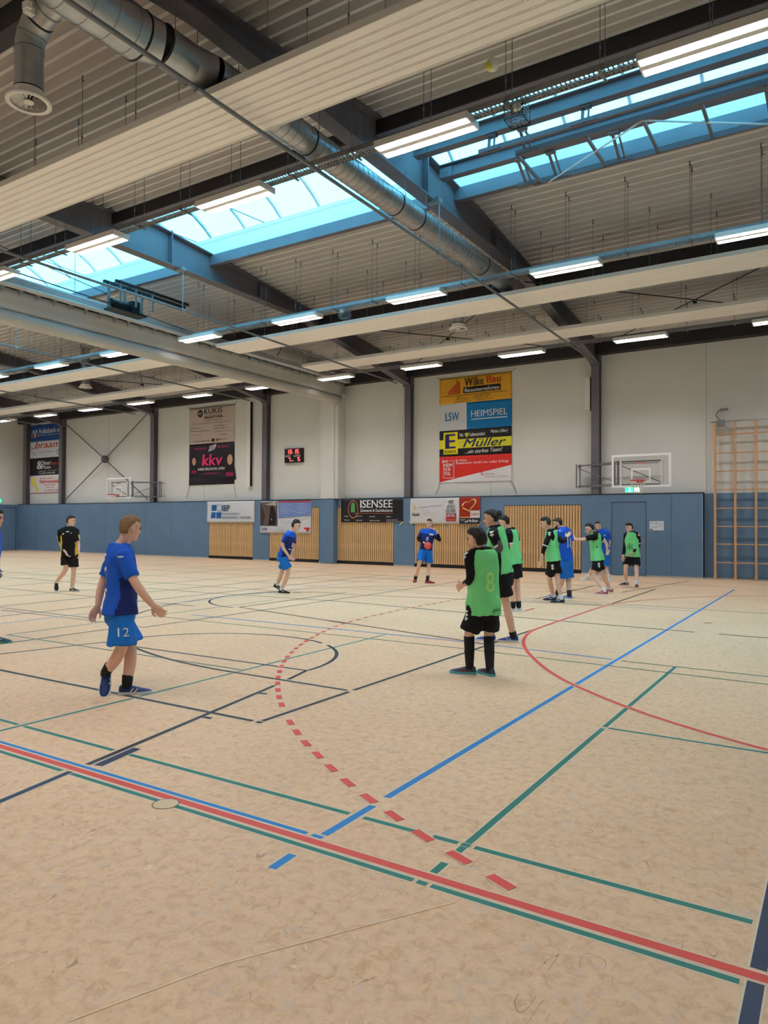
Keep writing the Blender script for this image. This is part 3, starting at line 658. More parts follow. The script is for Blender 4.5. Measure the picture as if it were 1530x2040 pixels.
# ================================================================ on the banner wall
BF = None
def text_mesh(body, bold=0.0, shear=0.0, spacing=1.0):
    cu = bpy.data.curves.new('lettering', 'FONT'); cu.body = body; cu.size = 1; cu.offset = 0; cu.shear = shear; cu.space_character = spacing; cu.resolution_u = 3
    o = bpy.data.objects.new('lettering', cu)
    me = evaluated_mesh(o)
    bpy.data.objects.remove(o); bpy.data.curves.remove(cu)
    v = [tuple(q.co) for q in me.vertices]; f = [tuple(p.vertices) for p in me.polygons]
    bpy.data.meshes.remove(me)
    if not v: return [(0, 0, 0)], []
    x0 = min(q[0] for q in v); x1 = max(q[0] for q in v); y0 = min(q[1] for q in v); y1 = max(q[1] for q in v)
    return [((q[0]-x0)/(x1-x0), (q[1]-y0)/(y1-y0), 0) for q in v], f
CM = {}
def ink(rgb, name=None):
    k = tuple(rgb)
    if k not in CM: CM[k] = mat('print_%d_%d_%d' % k, srgb(*k), .55, 0, .25)
    return CM[k]
def poly_grid(pts):
    import bmesh
    b = bmesh.new(); b.faces.new([b.verts.new((p[0], p[1], 0)) for p in pts]); bmesh.ops.triangulate(b, faces=b.faces[:])
    for _ in range(5):
        e = [q for q in b.edges if q.calc_length() > .06]
        if not e: break
        bmesh.ops.subdivide_edges(b, edges=e, cuts=1); bmesh.ops.triangulate(b, faces=b.faces[:])
    b.verts.index_update(); r = [(v.co.x, v.co.y) for v in b.verts], [tuple(v.index for v in f.verts) for f in b.faces]; b.free(); return r
def banner(name, label, x0, x1, z0, z1, Y, base, items, wave=.012, group=None, cat='banner', ph=0.0, eyelets=True):
    """cloth banner hung on the wall; items are printed shapes in fractions of its width and height"""
    W_, H_ = x1-x0, z1-z0; t = empty(name, ((x0+x1)/2, Y, z0), label, cat, group)
    def wv(u, v): return wave*(math.sin(u*9+ph+v*1.5)*.6+math.sin(u*19+ph*2+v*4)*.15+math.sin(v*7+u*3+ph)*.4)
    def P(u, v, lay): return (x0+u*W_, Y-wv(u, v)-.004*lay, z0+v*H_)
    nu, nv = 36, 12; b = MB()
    vs = [P(i/nu, j/nv, 0) for j in range(nv+1) for i in range(nu+1)]+[(q[0], q[1]+.006, q[2]) for q in [P(i/nu, j/nv, 0) for j in range(nv+1) for i in range(nu+1)]]
    N = (nu+1)*(nv+1); fs = []
    for j in range(nv):
        for i in range(nu):
            a = j*(nu+1)+i; fs.append((a, a+1, a+nu+2, a+nu+1)); fs.append((N+a, N+a+nu+1, N+a+nu+2, N+a+1))
    for i in range(nu): fs += [(i, N+i, N+i+1, i+1), (nv*(nu+1)+i+1, N+nv*(nu+1)+i+1, N+nv*(nu+1)+i, nv*(nu+1)+i)]
    for j in range(nv): a = j*(nu+1); fs += [(a+nu+1, N+a+nu+1, N+a, a), (a+nu, N+a+nu, N+a+2*nu+1, a+2*nu+1)]
    b.add(vs, fs).build('cloth', ink(base), t, True)
    lay = 1
    for it in items:
        k = it[0]; b = MB()
        if k == 'rect':
            _, u0, u1, v0, v1, c = it; n = max(1, int((u1-u0)*30)); m_ = max(1, int((v1-v0)*12))
            b.add([P(u0+(u1-u0)*i/n, v0+(v1-v0)*j/m_, lay) for j in range(m_+1) for i in range(n+1)], [(j*(n+1)+i, j*(n+1)+i+1, (j+1)*(n+1)+i+1, (j+1)*(n+1)+i) for j in range(m_) for i in range(n)])
            b.build('printed_block', ink(c), t)
        elif k == 'poly':
            _, pts, c = it; pv, pf = poly_grid(pts); b.add([P(u, v, lay) for u, v in pv], pf); b.build('printed_shape', ink(c), t)
        elif k == 'ring':
            _, u, v, ru, rv, th, c, a0, a1 = it; n = 28; vs = []
            for i in range(n+1):
                a = math.radians(a0+(a1-a0)*i/n)
                vs += [P(u+ru*math.cos(a), v+rv*math.sin(a), lay), P(u+ru*(1-th)*math.cos(a), v+rv*(1-th)*math.sin(a), lay)]
            b.add(vs, [(2*i, 2*i+2, 2*i+3, 2*i+1) for i in range(n)]); b.build('printed_ring', ink(c), t)
        elif k == 'text':
            _, s_, u0, u1, v0, v1, c = it[:7]; o = it[7] if len(it) > 7 else {}
            v, f = text_mesh(s_, o.get('bold', .012), o.get('shear', 0), o.get('sp', 1.0)); rot = o.get('rise', 0)
            b.add([P(u0+q[0]*(u1-u0), v0+q[1]*(v1-v0)+rot*q[0], lay+.8) for q in v], f)
            du = o.get('bold', .012)*2.6*(v1-v0)*H_/W_
            for kk in (.5, 1.0): b.add([P(u0+du*kk+q[0]*(u1-u0-du), v0+q[1]*(v1-v0)+rot*q[0], lay+.8+.05*kk) for q in v], f)
            b.build('lettering', ink(c), t)
        lay += 1 if k != 'text' else 0
        lay = min(lay, 7)
    return t
WH = (240, 240, 240); BK = (32, 31, 36); RD = (214, 52, 44)
Y1 = YF-.03
# stack of four 3 x 1 m banners
def disc(u, v, ru, rv, n=20): return [(u+ru*math.cos(2*math.pi*i/n), v+rv*math.sin(2*math.pi*i/n)) for i in range(n)]
YW_ = (232, 176, 58)
bricks = []
for r_, (n0, n1) in enumerate(((0, 6), (0, 6), (1, 6), (2, 6), (3, 6), (4, 6), (4, 5))):
    for q in range(n0, n1): bricks.append(('rect', .13+q*.029, .13+q*.029+.024, .36+r_*.075, .36+r_*.075+.058, (204, 66, 44)))
banner('wall_banner', 'yellow banner with a red brick-steps emblem, topmost of the four-banner stack', -13.15, -10.17, 6.29, 7.29, Y1, YW_,
       bricks+[('text', 'Wilke', .36, .63, .62, .93, BK, {'bold': .02}), ('text', 'Bau', .67, .86, .65, .93, (200, 62, 38), {'bold': .02}), ('rect', .345, .855, .36, .58, BK), ('text', 'Bauunternehmen', .365, .84, .395, .535, WH, {'bold': .02}),
        ('rect', .04, .95, .285, .3, BK), ('text', 'Tulpen 2', .25, .34, .2, .25, BK), ('text', '38165 Mulden', .25, .42, .13, .18, BK), ('text', 'Telefon 05373 - 130', .49, .72, .2, .25, BK), ('text', 'Fax 05373 - 1533', .49, .7, .13, .18, BK), ('text', 'www.wilke-bau.de', .22, .46, .03, .09, BK), ('text', 'info@wilke-bau.de', .5, .76, .03, .09, BK)], ph=.3, group='banners in the four-banner stack')
banner('wall_banner', 'half white half blue banner, second from the top in the four-banner stack', -13.15, -10.17, 5.27, 6.285, Y1, (22, 122, 190),
       [('rect', 0, .39, 0, 1, (222, 226, 230)), ('text', 'LSW', .085, .285, .36, .68, (34, 116, 170), {'bold': .03}), ('text', 'HEIMSPIEL', .455, .945, .44, .68, WH, {'bold': .012}), ('rect', .455, .945, .34, .375, WH)], ph=1.7, group='banners in the four-banner stack')
ed = [('rect', 0, 1, .29, .64, (226, 226, 62)), ('rect', .06, .265, .08, .93, (244, 232, 40)), ('text', 'E', .085, .235, .3, .86, (34, 40, 110), {'bold': .06}), ('text', 'EDEKA', .075, .245, .12, .23, BK, {'bold': .03}),
      ('text', 'Müller', .34, .93, .32, .63, (28, 32, 84), {'bold': .018, 'shear': .35}), ('text', 'Wir', .29, .35, .72, .86, WH), ('poly', [(.395, .68), (.425, .8), (.42, .86), (.405, .87), (.395, .84), (.385, .87), (.37, .86), (.365, .8)], (210, 220, 60)), ('text', 'Lebensmittel', .435, .645, .73, .87, WH), ('text', 'Müden (Aller)', .725, .95, .77, .92, WH), ('text', '...ein starkes Team!', .37, .88, .07, .22, WH, {'shear': .3, 'rise': .03})]
banner('wall_banner', 'black and yellow supermarket banner, third from the top in the four-banner stack', -13.15, -10.17, 4.275, 5.265, Y1, BK, ed, ph=2.6, group='banners in the four-banner stack')
sp_ = [('poly', [(0, 0), (1, 0), (1, .58), (.01, .02)], (232, 234, 236)), ('rect', .06, .065, .18, .78, WH), ('rect', .06, .215, .17, .185, WH), ('rect', .21, .217, .17, .83, WH), ('rect', .14, .217, .815, .83, WH), ('text', 'HEIM', .07, .195, .6, .73, WH, {'bold': .03}), ('text', 'VOR', .07, .17, .44, .57, WH, {'bold': .03}), ('text', 'TEIL', .07, .17, .28, .41, WH, {'bold': .03}), ('text', '#mein', .04, .13, .76, .88, WH, {'shear': .2, 'bold': .02}), ('text', 'für Müden:', .24, .4, .79, .87, WH), ('text', "Zusammen wird's ein voller Erfolg!", .24, .965, .66, .78, WH, {'bold': .015}), ('text', 'S', .59, .625, .24, .38, RD, {'bold': .05}), ('text', 'Sparkasse', .645, .78, .23, .3, (190, 110, 110)), ('text', 'Celle-Gifhorn-Wolfsburg', .645, .965, .13, .2, (170, 120, 120))]
banner('wall_banner', 'red and white diagonal banner, lowest of the four-banner stack', -13.15, -10.17, 3.27, 4.27, Y1, (222, 54, 46), sp_, ph=3.9, group='banners in the four-banner stack')
# two-banner cloth on the middle bay
bk2 = [('poly', disc(.245, .83, .06, .1), BK), ('text', 'KD', .21, .285, .79, .87, (216, 200, 190), {'bold': .03}), ('text', 'KUKIS', .335, .745, .8, .94, BK, {'bold': .03}), ('rect', .335, .745, .765, .772, BK), ('text', 'DIENSTLEISTUNGEN', .335, .745, .67, .74, BK, {'bold': .02}), ('text', 'in der Region · Gartenbetrieb', .335, .72, .6, .64, BK), ('rect', .08, .93, .545, .552, BK),
       ('text', 'Gebäudereinigung seit 30 Jahren', .02, .3, .42, .45, BK), ('text', 'Winterdienst und Hausmeisterdienste', .02, .48, .34, .37, BK), ('text', 'Garten- und Grünpflege', .02, .3, .25, .28, BK), ('text', 'Wir sind für Sie da', .57, .8, .44, .475, BK), ('text', 'Beratung · Pflege · Bau', .56, .86, .36, .4, BK), ('text', 'Grünanlagenpflege und Entrümpelung', .57, .99, .28, .31, BK), ('text', 'u.v.m.', .7, .85, .19, .22, BK), ('text', 'www.kukis.de', .1, .46, .05, .09, BK), ('poly', disc(.54, .08, .033, .045), BK), ('rect', .62, .66, .04, .11, (190, 60, 60)), ('text', '05373 1234', .67, .82, .06, .1, BK)]
banner('wall_banner', 'pale pinkish services banner with round black emblem above the magenta-lettered one', -27.04, -24.02, 5.5, 7.28, Y1, (206, 190, 180), bk2, ph=.9, wave=.02)
def portrait(u, v, s): return [('poly', disc(u, v, .05*s, .11*s), (206, 160, 132)), ('poly', [(u-.12*s, v-.42*s), (u-.09*s, v-.16*s), (u, v-.12*s), (u+.09*s, v-.16*s), (u+.12*s, v-.42*s)], (28, 26, 34)), ('rect', u-.07*s, u+.07*s, v-.34*s, v-.26*s, (150, 34, 80))]
PK = (226, 62, 122)
bk3 = portrait(.11, .58, .85)+portrait(.91, .58, 1.15)+[('text', 'kkv', .3, .76, .46, .74, PK, {'bold': .05, 'shear': .1}), ('text', 'KABELVERLEGUNG GMBH', .21, .81, .35, .41, WH, {'bold': .02}), ('text', 'www.kkv-gmbh.de', .33, .68, .25, .29, PK), ('text', 'ZUM SPIEL DER', .12, .4, .86, .91, PK, {'bold': .02}), ('poly', [(.45, .8), (.6, .86), (.62, .98), (.47, .93)], (230, 228, 232)), ('text', 'HSG', .47, .6, .83, .92, BK, {'bold': .03, 'rise': .03}), ('text', 'VIEL ERFOLG !', .64, .9, .88, .93, PK, {'bold': .02})]
banner('wall_banner', 'black sponsor banner with large magenta letters and two printed portraits', -27.04, -24.02, 3.51, 5.49, Y1, (34, 32, 42), bk3, ph=2.2, wave=.015)
# four narrow banners at the far end
banner('wall_banner', 'blue bank banner, topmost in the far narrow stack between two columns', -40.5, -37.4, 6.4, 7.36, Y1, (38, 78, 148), [('rect', .04, .25, .25, .72, (46, 84, 152)), ('ring', .145, .47, .1, .24, .1, WH, 0, 360), ('text', 'V', .08, .21, .3, .66, WH, {'bold': .06}), ('rect', .04, .25, .25, .36, (200, 100, 70)), ('text', 'Volksbank eG', .27, 1.0, .45, .75, WH, {'bold': .02}), ('text', 'Südheide · Isenhagener Land', .27, .93, .3, .38, WH)], ph=.2)
banner('wall_banner', 'white banner with red italic lettering, second in the far narrow stack', -40.52, -37.4, 5.42, 6.39, Y1, (224, 226, 232), [('text', 'braam', .15, .95, .58, .96, (196, 36, 40), {'bold': .03, 'shear': .25}), ('rect', .04, .12, .62, .65, RD), ('rect', .04, .12, .55, .58, RD), ('text', 'Ihr Haus, Brennwert', .3, .78, .28, .38, (110, 112, 120), {'shear': .3}), ('ring', .16, .25, .035, .08, .2, (120, 130, 150), 0, 360), ('ring', .1, .35, .025, .06, .2, (120, 130, 150), 0, 360), ('poly', [(.83, .3), (.88, .12), (.94, .2), (.9, .48)], (90, 92, 98)), ('poly', [(.85, .3), (.885, .17), (.92, .22), (.89, .42)], (224, 226, 232))], ph=1.2)
banner('wall_banner', 'black pizza-house banner with white ampersand, third in the far narrow stack', -40.53, -37.42, 4.4, 5.41, Y1, BK, [('text', '&', .22, .4, .36, .82, WH, {'bold': .05}), ('text', 'Diner', .36, .68, .58, .82, WH, {'bold': .03, 'shear': .2}), ('text', 'Pizza', .38, .66, .36, .55, WH, {'bold': .03, 'shear': .2}), ('text', 'EXPRESS', .68, .88, .56, .68, (214, 70, 60), {'bold': .03}), ('text', 'Hauptstr. 12 Müden', .28, .86, .2, .26, WH), ('text', 'Tel. 05375 98 02 090', .28, .8, .06, .15, WH, {'bold': .02})], ph=2.0)
banner('wall_banner', 'white electrician banner with yellow lightning flash, lowest in the far narrow stack', -40.55, -37.43, 3.35, 4.39, Y1, (232, 230, 230), [('ring', .5, .5, .7, .69, .02, RD, 0, 1), ('rect', 0, 1, 0, .02, RD), ('poly', [(.05, .88), (.14, .9), (.16, .62), (.24, .62), (.22, .3), (.3, .3), (.28, .06), (.14, .42), (.16, .44), (.1, .6)], (240, 226, 40)), ('text', 'Grötzmeier', .34, .74, .78, .88, (200, 110, 120)), ('text', 'Elektrotechnik', .34, .94, .55, .75, RD, {'bold': .02}), ('text', 'Meisterbetrieb', .48, .82, .42, .5, (180, 60, 60)), ('text', 'Müden/Aller', .55, .8, .28, .35, (200, 110, 120)), ('text', 'Tel. 05375 5420', .48, .95, .1, .2, (190, 60, 70))], ph=2.9)
# banners over the wainscot
Y2 = YW-.035
banner('wall_banner', 'white engineering-office banner with blue squares above the first slatted door', -25.44, -22.46, 1.7, 2.675, Y2, (222, 226, 232), [('poly', [(.09, .55), (.195, .55), (.205, .84), (.1, .84)], (40, 98, 170)), ('ring', .26, .69, .06, .17, .12, (90, 110, 140), 45, 405), ('poly', [(.085, .2), (.185, .2), (.19, .48), (.095, .48)], (40, 98, 170)), ('poly', [(.21, .19), (.305, .19), (.315, .48), (.2, .48)], (40, 98, 170)), ('text', 'IBP', .33, .5, .53, .82, (40, 62, 100), {'bold': .03}), ('text', 'INGENIEURBÜRO', .34, .71, .36, .46, (60, 74, 100), {'shear': .1}), ('text', 'BAUMGARTEN + PARTNER', .33, .93, .17, .28, (40, 52, 80), {'shear': .1, 'bold': .015})], ph=.7, wave=.02)
ph_ = [('rect', 0, .345, .22, .98, (104, 88, 80)), ('poly', [(.0, .98), (.1, .55), (.05, .22), (.0, .22)], (66, 54, 50)), ('poly', [(.16, .24), (.3, .24), (.32, .6), (.25, .9), (.2, .8), (.18, .5)], (30, 28, 32)), ('poly', [(.08, .9), (.3, .98), (.34, .9), (.3, .86)], (196, 178, 160)), ('poly', [(.21, .42), (.24, .4), (.225, .46)], WH),
       ('poly', [(.37, .47), (1, .55), (1, .96), (.36, .96)], (122, 146, 204)), ('rect', .36, 1, .96, 1, (200, 60, 66)), ('text', 'Versicherung', .42, .62, .9, .925, WH), ('text', 'Altersvorsorge', .42, .66, .85, .875, WH), ('text', 'Bausparen', .42, .57, .79, .815, WH), ('text', 'Finanzierungen', .42, .64, .73, .755, WH), ('text', 'Gesundheit und Pflege', .42, .72, .67, .695, WH), ('text', 'Kraftfahrt', .42, .6, .61, .635, WH), ('text', 'Haftpflicht', .74, .9, .9, .925, WH), ('text', 'Hausrat', .74, .88, .83, .855, WH), ('text', 'Unfallschutz', .74, .92, .77, .795, WH), ('text', 'Rechtsschutz', .74, .96, .7, .725, WH), ('text', 'Gebäude', .74, .9, .63, .655, WH),
       ('rect', 0, .6, .2, .21, (200, 204, 212)), ('text', 'LVD', .03, .13, .07, .16, (40, 50, 110), {'bold': .06}), ('poly', [(.125, .08), (.155, .115), (.125, .15)], (40, 50, 110)), ('text', 'Versicherungsbüro Müden', .16, .31, .1, .125, (60, 60, 90)), ('rect', .325, .327, .04, .18, (60, 60, 90)), ('text', 'Hauptstraße 5', .34, .5, .14, .165, (60, 60, 90)), ('text', 'Telefon 05375 1234', .34, .55, .09, .115, (60, 60, 90)), ('text', 'Büro Müden', .34, .48, .045, .07, (60, 60, 90)), ('text', 'Regionaler Service', .42, .62, .36, .385, (60, 60, 90)), ('text', 'immer in Ihrer Nähe', .42, .66, .3, .325, (60, 60, 90)), ('ring', .88, .3, .14, .14, .06, (150, 160, 176), 70, 150), ('ring', .95, .34, .14, .12, .06, (150, 160, 176), 80, 160), ('rect', .87, .98, .13, .18, RD), ('poly', [(.9, .13), (.97, .13), (.935, .03)], RD)]
banner('wall_banner', 'insurance banner with dark shoe photograph and pale blue block over the second slatted door', -22.08, -19.19, 1.24, 2.64, Y2, (226, 228, 234), ph_, ph=1.5, wave=.015)
OR = (226, 116, 74)
isn = [('ring', .2, .57, .085, .4, .1, OR, 70, 420), ('poly', disc(.2, .76, .032, .11), (96, 170, 92)), ('poly', [(.165, .44), (.235, .44), (.235, .68), (.165, .68)], (96, 170, 92)), ('rect', .22, .86, .375, .39, OR), ('text', 'ISENSEE', .325, .845, .63, .97, WH, {'bold': .03}), ('text', 'Zimmerei & Dachdeckerei', .325, .845, .45, .58, WH, {'bold': .02}), ('text', 'Holzbau', .055, .12, .24, .29, WH), ('text', 'Dachfenster', .055, .15, .07, .12, WH), ('text', 'Ziegelarbeiten', .25, .36, .24, .29, WH), ('text', 'Wärmeschutz', .25, .36, .06, .11, WH), ('text', 'Fassaden', .48, .57, .23, .28, WH), ('text', 'Holzrahmenbau', .48, .65, .05, .1, WH), ('text', 'Müden', .75, .82, .22, .27, WH), ('text', 'Telefon 05375 98', .75, .92, .08, .12, WH), ('text', 'www.zimmerei-isensee.de', .75, .98, .02, .06, WH)]
ib = banner('wall_banner', 'black carpentry banner with orange ring and green figure over the third slatted door', -17.6, -14.62, 1.73, 2.66, Y2, (36, 35, 40), isn, ph=2.4, wave=.012)
kin = [('poly', [(.05, .52), (.095, .78), (.14, .52), (.115, .52), (.095, .64), (.075, .52)], (220, 196, 130)), ('text', 'Kinetik', .05, .2, .3, .42, BK, {'bold': .03}), ('text', 'Gemeinsam mit Bewegung', .18, .65, .58, .65, (110, 118, 140), {'rise': .1}), ('text', 'Praxis für Physiotherapie', .24, .4, .5, .53, (140, 140, 150)), ('text', 'Krankengymnastik', .28, .48, .42, .45, (140, 140, 150)), ('text', 'Sportrehabilitation', .3, .52, .33, .36, (140, 140, 150)), ('rect', .69, .694, .1, .98, (190, 190, 190)),
       ('text', 'MIT', .79, .89, .74, .9, BK, {'bold': .02}), ('text', 'SPORT-', .745, .935, .59, .71, BK, {'shear': .15, 'bold': .01}), ('text', 'LICHER', .73, .93, .43, .57, BK, {'bold': .02}), ('rect', .735, .94, .1, .4, (172, 44, 48)), ('text', 'UNTER-', .745, .93, .26, .37, WH, {'bold': .02}), ('text', 'STÜTZUNG', .745, .93, .13, .21, (230, 150, 150), {'bold': .01})]
kb = banner('wall_banner', 'creased white physiotherapy banner with red-boxed slogan over the fourth slatted door', -14.28, -12.13, 1.68, 2.67, Y2, (224, 224, 226), kin, ph=3.3, wave=.03)
GD = (240, 206, 130)
def heart():
    L_, R_ = [], []
    for i in range(24):
        a = 2*math.pi*i/24-math.pi*.5
        x = 16*math.sin(a)**3; y = 13*math.cos(a)-5*math.cos(2*a)-2*math.cos(3*a)-math.cos(4*a)
        L_.append((x, y))
    out = []
    for i in range(23):
        a, c = L_[i], L_[i+1]
        q = [(a[0], a[1]), (c[0], c[1]), (c[0]*.8, c[1]*.82), (a[0]*.8, a[1]*.82)]
        out.append(('poly', [(.46+p[0]*.024, .7+p[1]*.0155+p[0]*.006) for p in q], GD))
    return out
hb_ = heart()+[('rect', 0, 1, .225, .27, (236, 150, 96)), ('rect', 0, 1, 0, .225, (50, 54, 66)), ('rect', .52, 1, .23, .5, (228, 226, 226)), ('text', 'Leifert', .56, .95, .31, .43, (200, 80, 70), {'shear': .3}), ('text', 'Ihr Bäcker', .48, .92, .07, .17, WH, {'bold': .03}), ('text', 'Handwerk', .04, .28, .13, .18, WH), ('poly', [(.2, .05), (.4, .07), (.46, .17), (.3, .09)], WH)]
hbn = banner('wall_banner', 'small dark red bakery banner with golden heart outline beside the physiotherapy banner', -12.1, -11.28, 1.68, 2.68, Y2, (170, 48, 34), hb_, ph=.4, wave=.008)
for par, u, z, dx, dz in ((ib, -14.6, 1.76, -.16, -.14), (kb, -14.3, 1.78, .12, -.14), (hbn, -11.25, 1.74, -.12, -.12)):
    MB().bar((u, Y2-.012, z), (u+dx, Y2-.012, z+dz), .045, .004, (0, -1, 0)).build('adhesive_tape', mat('tape', srgb(226, 216, 160), .6), par)
# banner cords
def cords(parent, pts):
    for p, q in pts: MB().tube([(p[0], Y1-.01, p[1]), ((p[0]+q[0])/2+.03, Y1-.01, (p[1]+q[1])/2), (q[0], Y1-.005, q[1])], .009, 5).build('cord', M_grey, parent)
bs = [o for o in S.objects if o.name.startswith('wall_banner')]
cords(bs[0], [((-13.12, 7.27), (-13.3, 7.36)), ((-10.2, 7.27), (-10.0, 7.4))]); cords(bs[3], [((-13.12, 3.28), (-13.32, 2.82)), ((-10.2, 3.28), (-9.98, 2.82))])
cords(bs[4], [((-27.0, 7.27), (-27.15, 7.33)), ((-24.05, 7.27), (-23.88, 7.38))]); cords(bs[5], [((-27.0, 3.52), (-27.25, 2.88)), ((-24.05, 3.52), (-23.9, 2.85))])
# scoreboard
sb = empty('scoreboard', (-20.38, YF-.1, 4.35), 'black electronic scoreboard with red digits and white team labels', 'scoreboard')
fix_normals(MB().box(-20.89, -19.87, YF-.11, YF-.005, 4.35, 4.97).build('case', mat('scoreboard_black', srgb(22, 20, 22), .4), sb))
def plaque(parent, body, x0, x1, z0, z1, y, m_, bold=.02, name='lettering'):
    v, f = text_mesh(body, bold); MB().add([(x0+q[0]*(x1-x0), y, z0+q[1]*(z1-z0)) for q in v], f).build(name, m_, parent)
M_led = mat('led_red', (.6, .02, .02), .5, emit=(1, .06, .06), emit_s=3.0); M_lett = mat('sign_white', srgb(236, 236, 232), .5)
def seg_digit(parent, ch, x, z, w, h, y):
    S7 = {'0': 'abcdef', '1': 'bc', '2': 'abdeg', '3': 'abcdg', '4': 'bcfg', '5': 'acdfg', '6': 'acdefg', '7': 'abc', '8': 'abcdefg', '9': 'abcdfg'}[ch]
    b = MB(); t_ = w*.2; R_ = {'a': (0, w, h-t_, h), 'g': (0, w, h/2-t_/2, h/2+t_/2), 'd': (0, w, 0, t_), 'f': (0, t_, h/2, h), 'b': (w-t_, w, h/2, h), 'e': (0, t_, 0, h/2), 'c': (w-t_, w, 0, h/2)}
    for k in S7: a = R_[k]; b.box(x+a[0], x+a[1], y-.004, y, z+a[2], z+a[3])
    b.build('led_digit', M_led, parent)
yb_ = YF-.112
for ch, x in (('1', -20.76), ('3', -20.6), ('1', -20.36), ('5', -20.2)): seg_digit(sb, ch, x, 4.74, .11, .18, yb_)
b = MB(); b.box(-20.455, -20.425, yb_-.004, yb_, 4.77, 4.8); b.build('led_digit', M_led, sb)
seg_digit(sb, '7', -20.66, 4.4, .11, .17, yb_); seg_digit(sb, '5', -20.13, 4.4, .11, .17, yb_)
plaque(sb, 'HEIM', -20.85, -20.55, 4.6, 4.68, yb_-.003, M_lett, .03); plaque(sb, 'GÄSTE', -20.36, -19.98, 4.6, 4.7, yb_-.003, M_lett, .03)
MB().box(-20.5, -20.36, yb_-.003, yb_, 4.41, 4.45).build('dash_bar', M_lett, sb)
# conduit boxes
tag(MB().box(-23.13, -22.9, YF-.16, YF, 3.36, 7.25).build('wall_duct_box', M_white), 'tall white cable duct on the wall beside the magenta-lettered banner', 'cable duct')
MB().box(-22.9, -22.89, YF-.165, YF-.02, 3.36, 7.25).build('side_seam', M_dark, bpy.data.objects['wall_duct_box'])
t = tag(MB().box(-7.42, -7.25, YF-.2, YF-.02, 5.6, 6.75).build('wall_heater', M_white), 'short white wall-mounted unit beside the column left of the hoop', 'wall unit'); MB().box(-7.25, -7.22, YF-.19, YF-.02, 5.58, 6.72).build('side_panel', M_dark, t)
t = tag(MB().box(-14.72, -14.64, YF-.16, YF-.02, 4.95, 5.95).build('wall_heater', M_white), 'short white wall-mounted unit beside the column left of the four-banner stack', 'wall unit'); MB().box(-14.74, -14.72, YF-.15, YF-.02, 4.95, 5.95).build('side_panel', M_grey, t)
# diagonal wall brace
br = empty('wall_brace', (-33.4, YW+.1, 5.05), 'crossed thin steel brace rods with a round hub on the far wall bay', 'brace')
for p in ((-36.95, 7.25), (-36.95, 2.85), (-30.0, 7.25), (-29.9, 2.85)): MB().tube([(-33.38, 24.55, 5.06), (p[0], 24.55, p[1])], .028, 8).build('brace_rod', M_steel, br)
b = MB(); b.tube([(-33.38, 24.47, 5.06), (-33.38, 24.63, 5.06)], .2, 20); b.build('hub_disc', mat('hub_grey', srgb(96, 96, 100), .5, .3), br); b = MB(); b.tube([(-33.38, 24.44, 5.06), (-33.38, 24.47, 5.06)], .1, 12); b.build('hub_cap', M_steel, br)
# paper notice, exit sign, far exit sign
pn = tag(MB().box(-5.27, -4.83, YW-.012, YW, 1.5, 1.8).build('notice_sheet', mat('paper', srgb(226, 230, 234), .7)), 'white paper notice pinned on the blue wall beside the blue door', 'notice')
G_ = mat('print_grey', srgb(96, 104, 116), .7)
for a in ((-5.24, -4.95, 1.735, 1.745), (-5.07, -5.06, 1.6, 1.76), (-5.24, -5.0, 1.6, 1.607), (-4.97, -4.86, 1.66, 1.666), (-4.93, -4.925, 1.6, 1.72), (-4.98, -4.88, 1.71, 1.715)): MB().box(a[0], a[1], YW-.014, YW-.012, a[2], a[3]).build('printed_line', G_, pn)
MB().box(-5.25, -5.17, YW-.0135, YW-.012, 1.515, 1.545).build('printed_block', C_black, pn)
def exit_sign(name, x0, x1, z0, z1, y, label):
    t = tag(MB().box(x0, x1, y, y+.06, z0, z1).build(name, mat('exit_case', srgb(214, 226, 216), .5)), label, 'exit sign'); w, h = x1-x0, z1-z0
    MB().box(x0+.02, x1-.02, y-.004, y, z0+.02, z1-.02).build('lit_panel', mat('exit_green', (.02, .35, .12), .5, emit=(.03, .75, .3), emit_s=1.3), t)
    M_e = mat('exit_white', (.9, 1, .9), .5, emit=(.9, 1, .92), emit_s=1.5); b = MB(); b.box(x0+w*.62, x1-.035, y-.008, y-.004, z0+.035, z1-.035); b.build('door_symbol', M_e, t)
    b = MB(); b.sphere((x0+w*.34, y-.008, z0+h*.72), .02, 8, 6); b.bar((x0+w*.34, y-.007, z0+h*.62), (x0+w*.32, y-.007, z0+h*.42), .03, .004, (0, 1, 0)); b.bar((x0+w*.32, y-.007, z0+h*.44), (x0+w*.42, y-.007, z0+h*.2), .02, .004, (0, 1, 0)); b.bar((x0+w*.31, y-.007, z0+h*.44), (x0+w*.22, y-.007, z0+h*.25), .02, .004, (0, 1, 0)); b.build('running_figure', M_e, t)
    return t
exit_sign('exit_sign', -6.06, -5.56, 2.73, 2.93, YF-.3, 'green lit emergency exit sign below the nearer basketball hoop')
t = tag(MB().box(XL, XL+.06, 23.1, 23.42, 2.78, 3.0).build('exit_sign', mat('exit_case', srgb(214, 226, 216))), 'green lit exit sign above the door on the far end wall', 'exit sign'); MB().box(XL+.06, XL+.065, 23.12, 23.4, 2.8, 2.98).build('lit_panel', MATS['exit_green'], t)
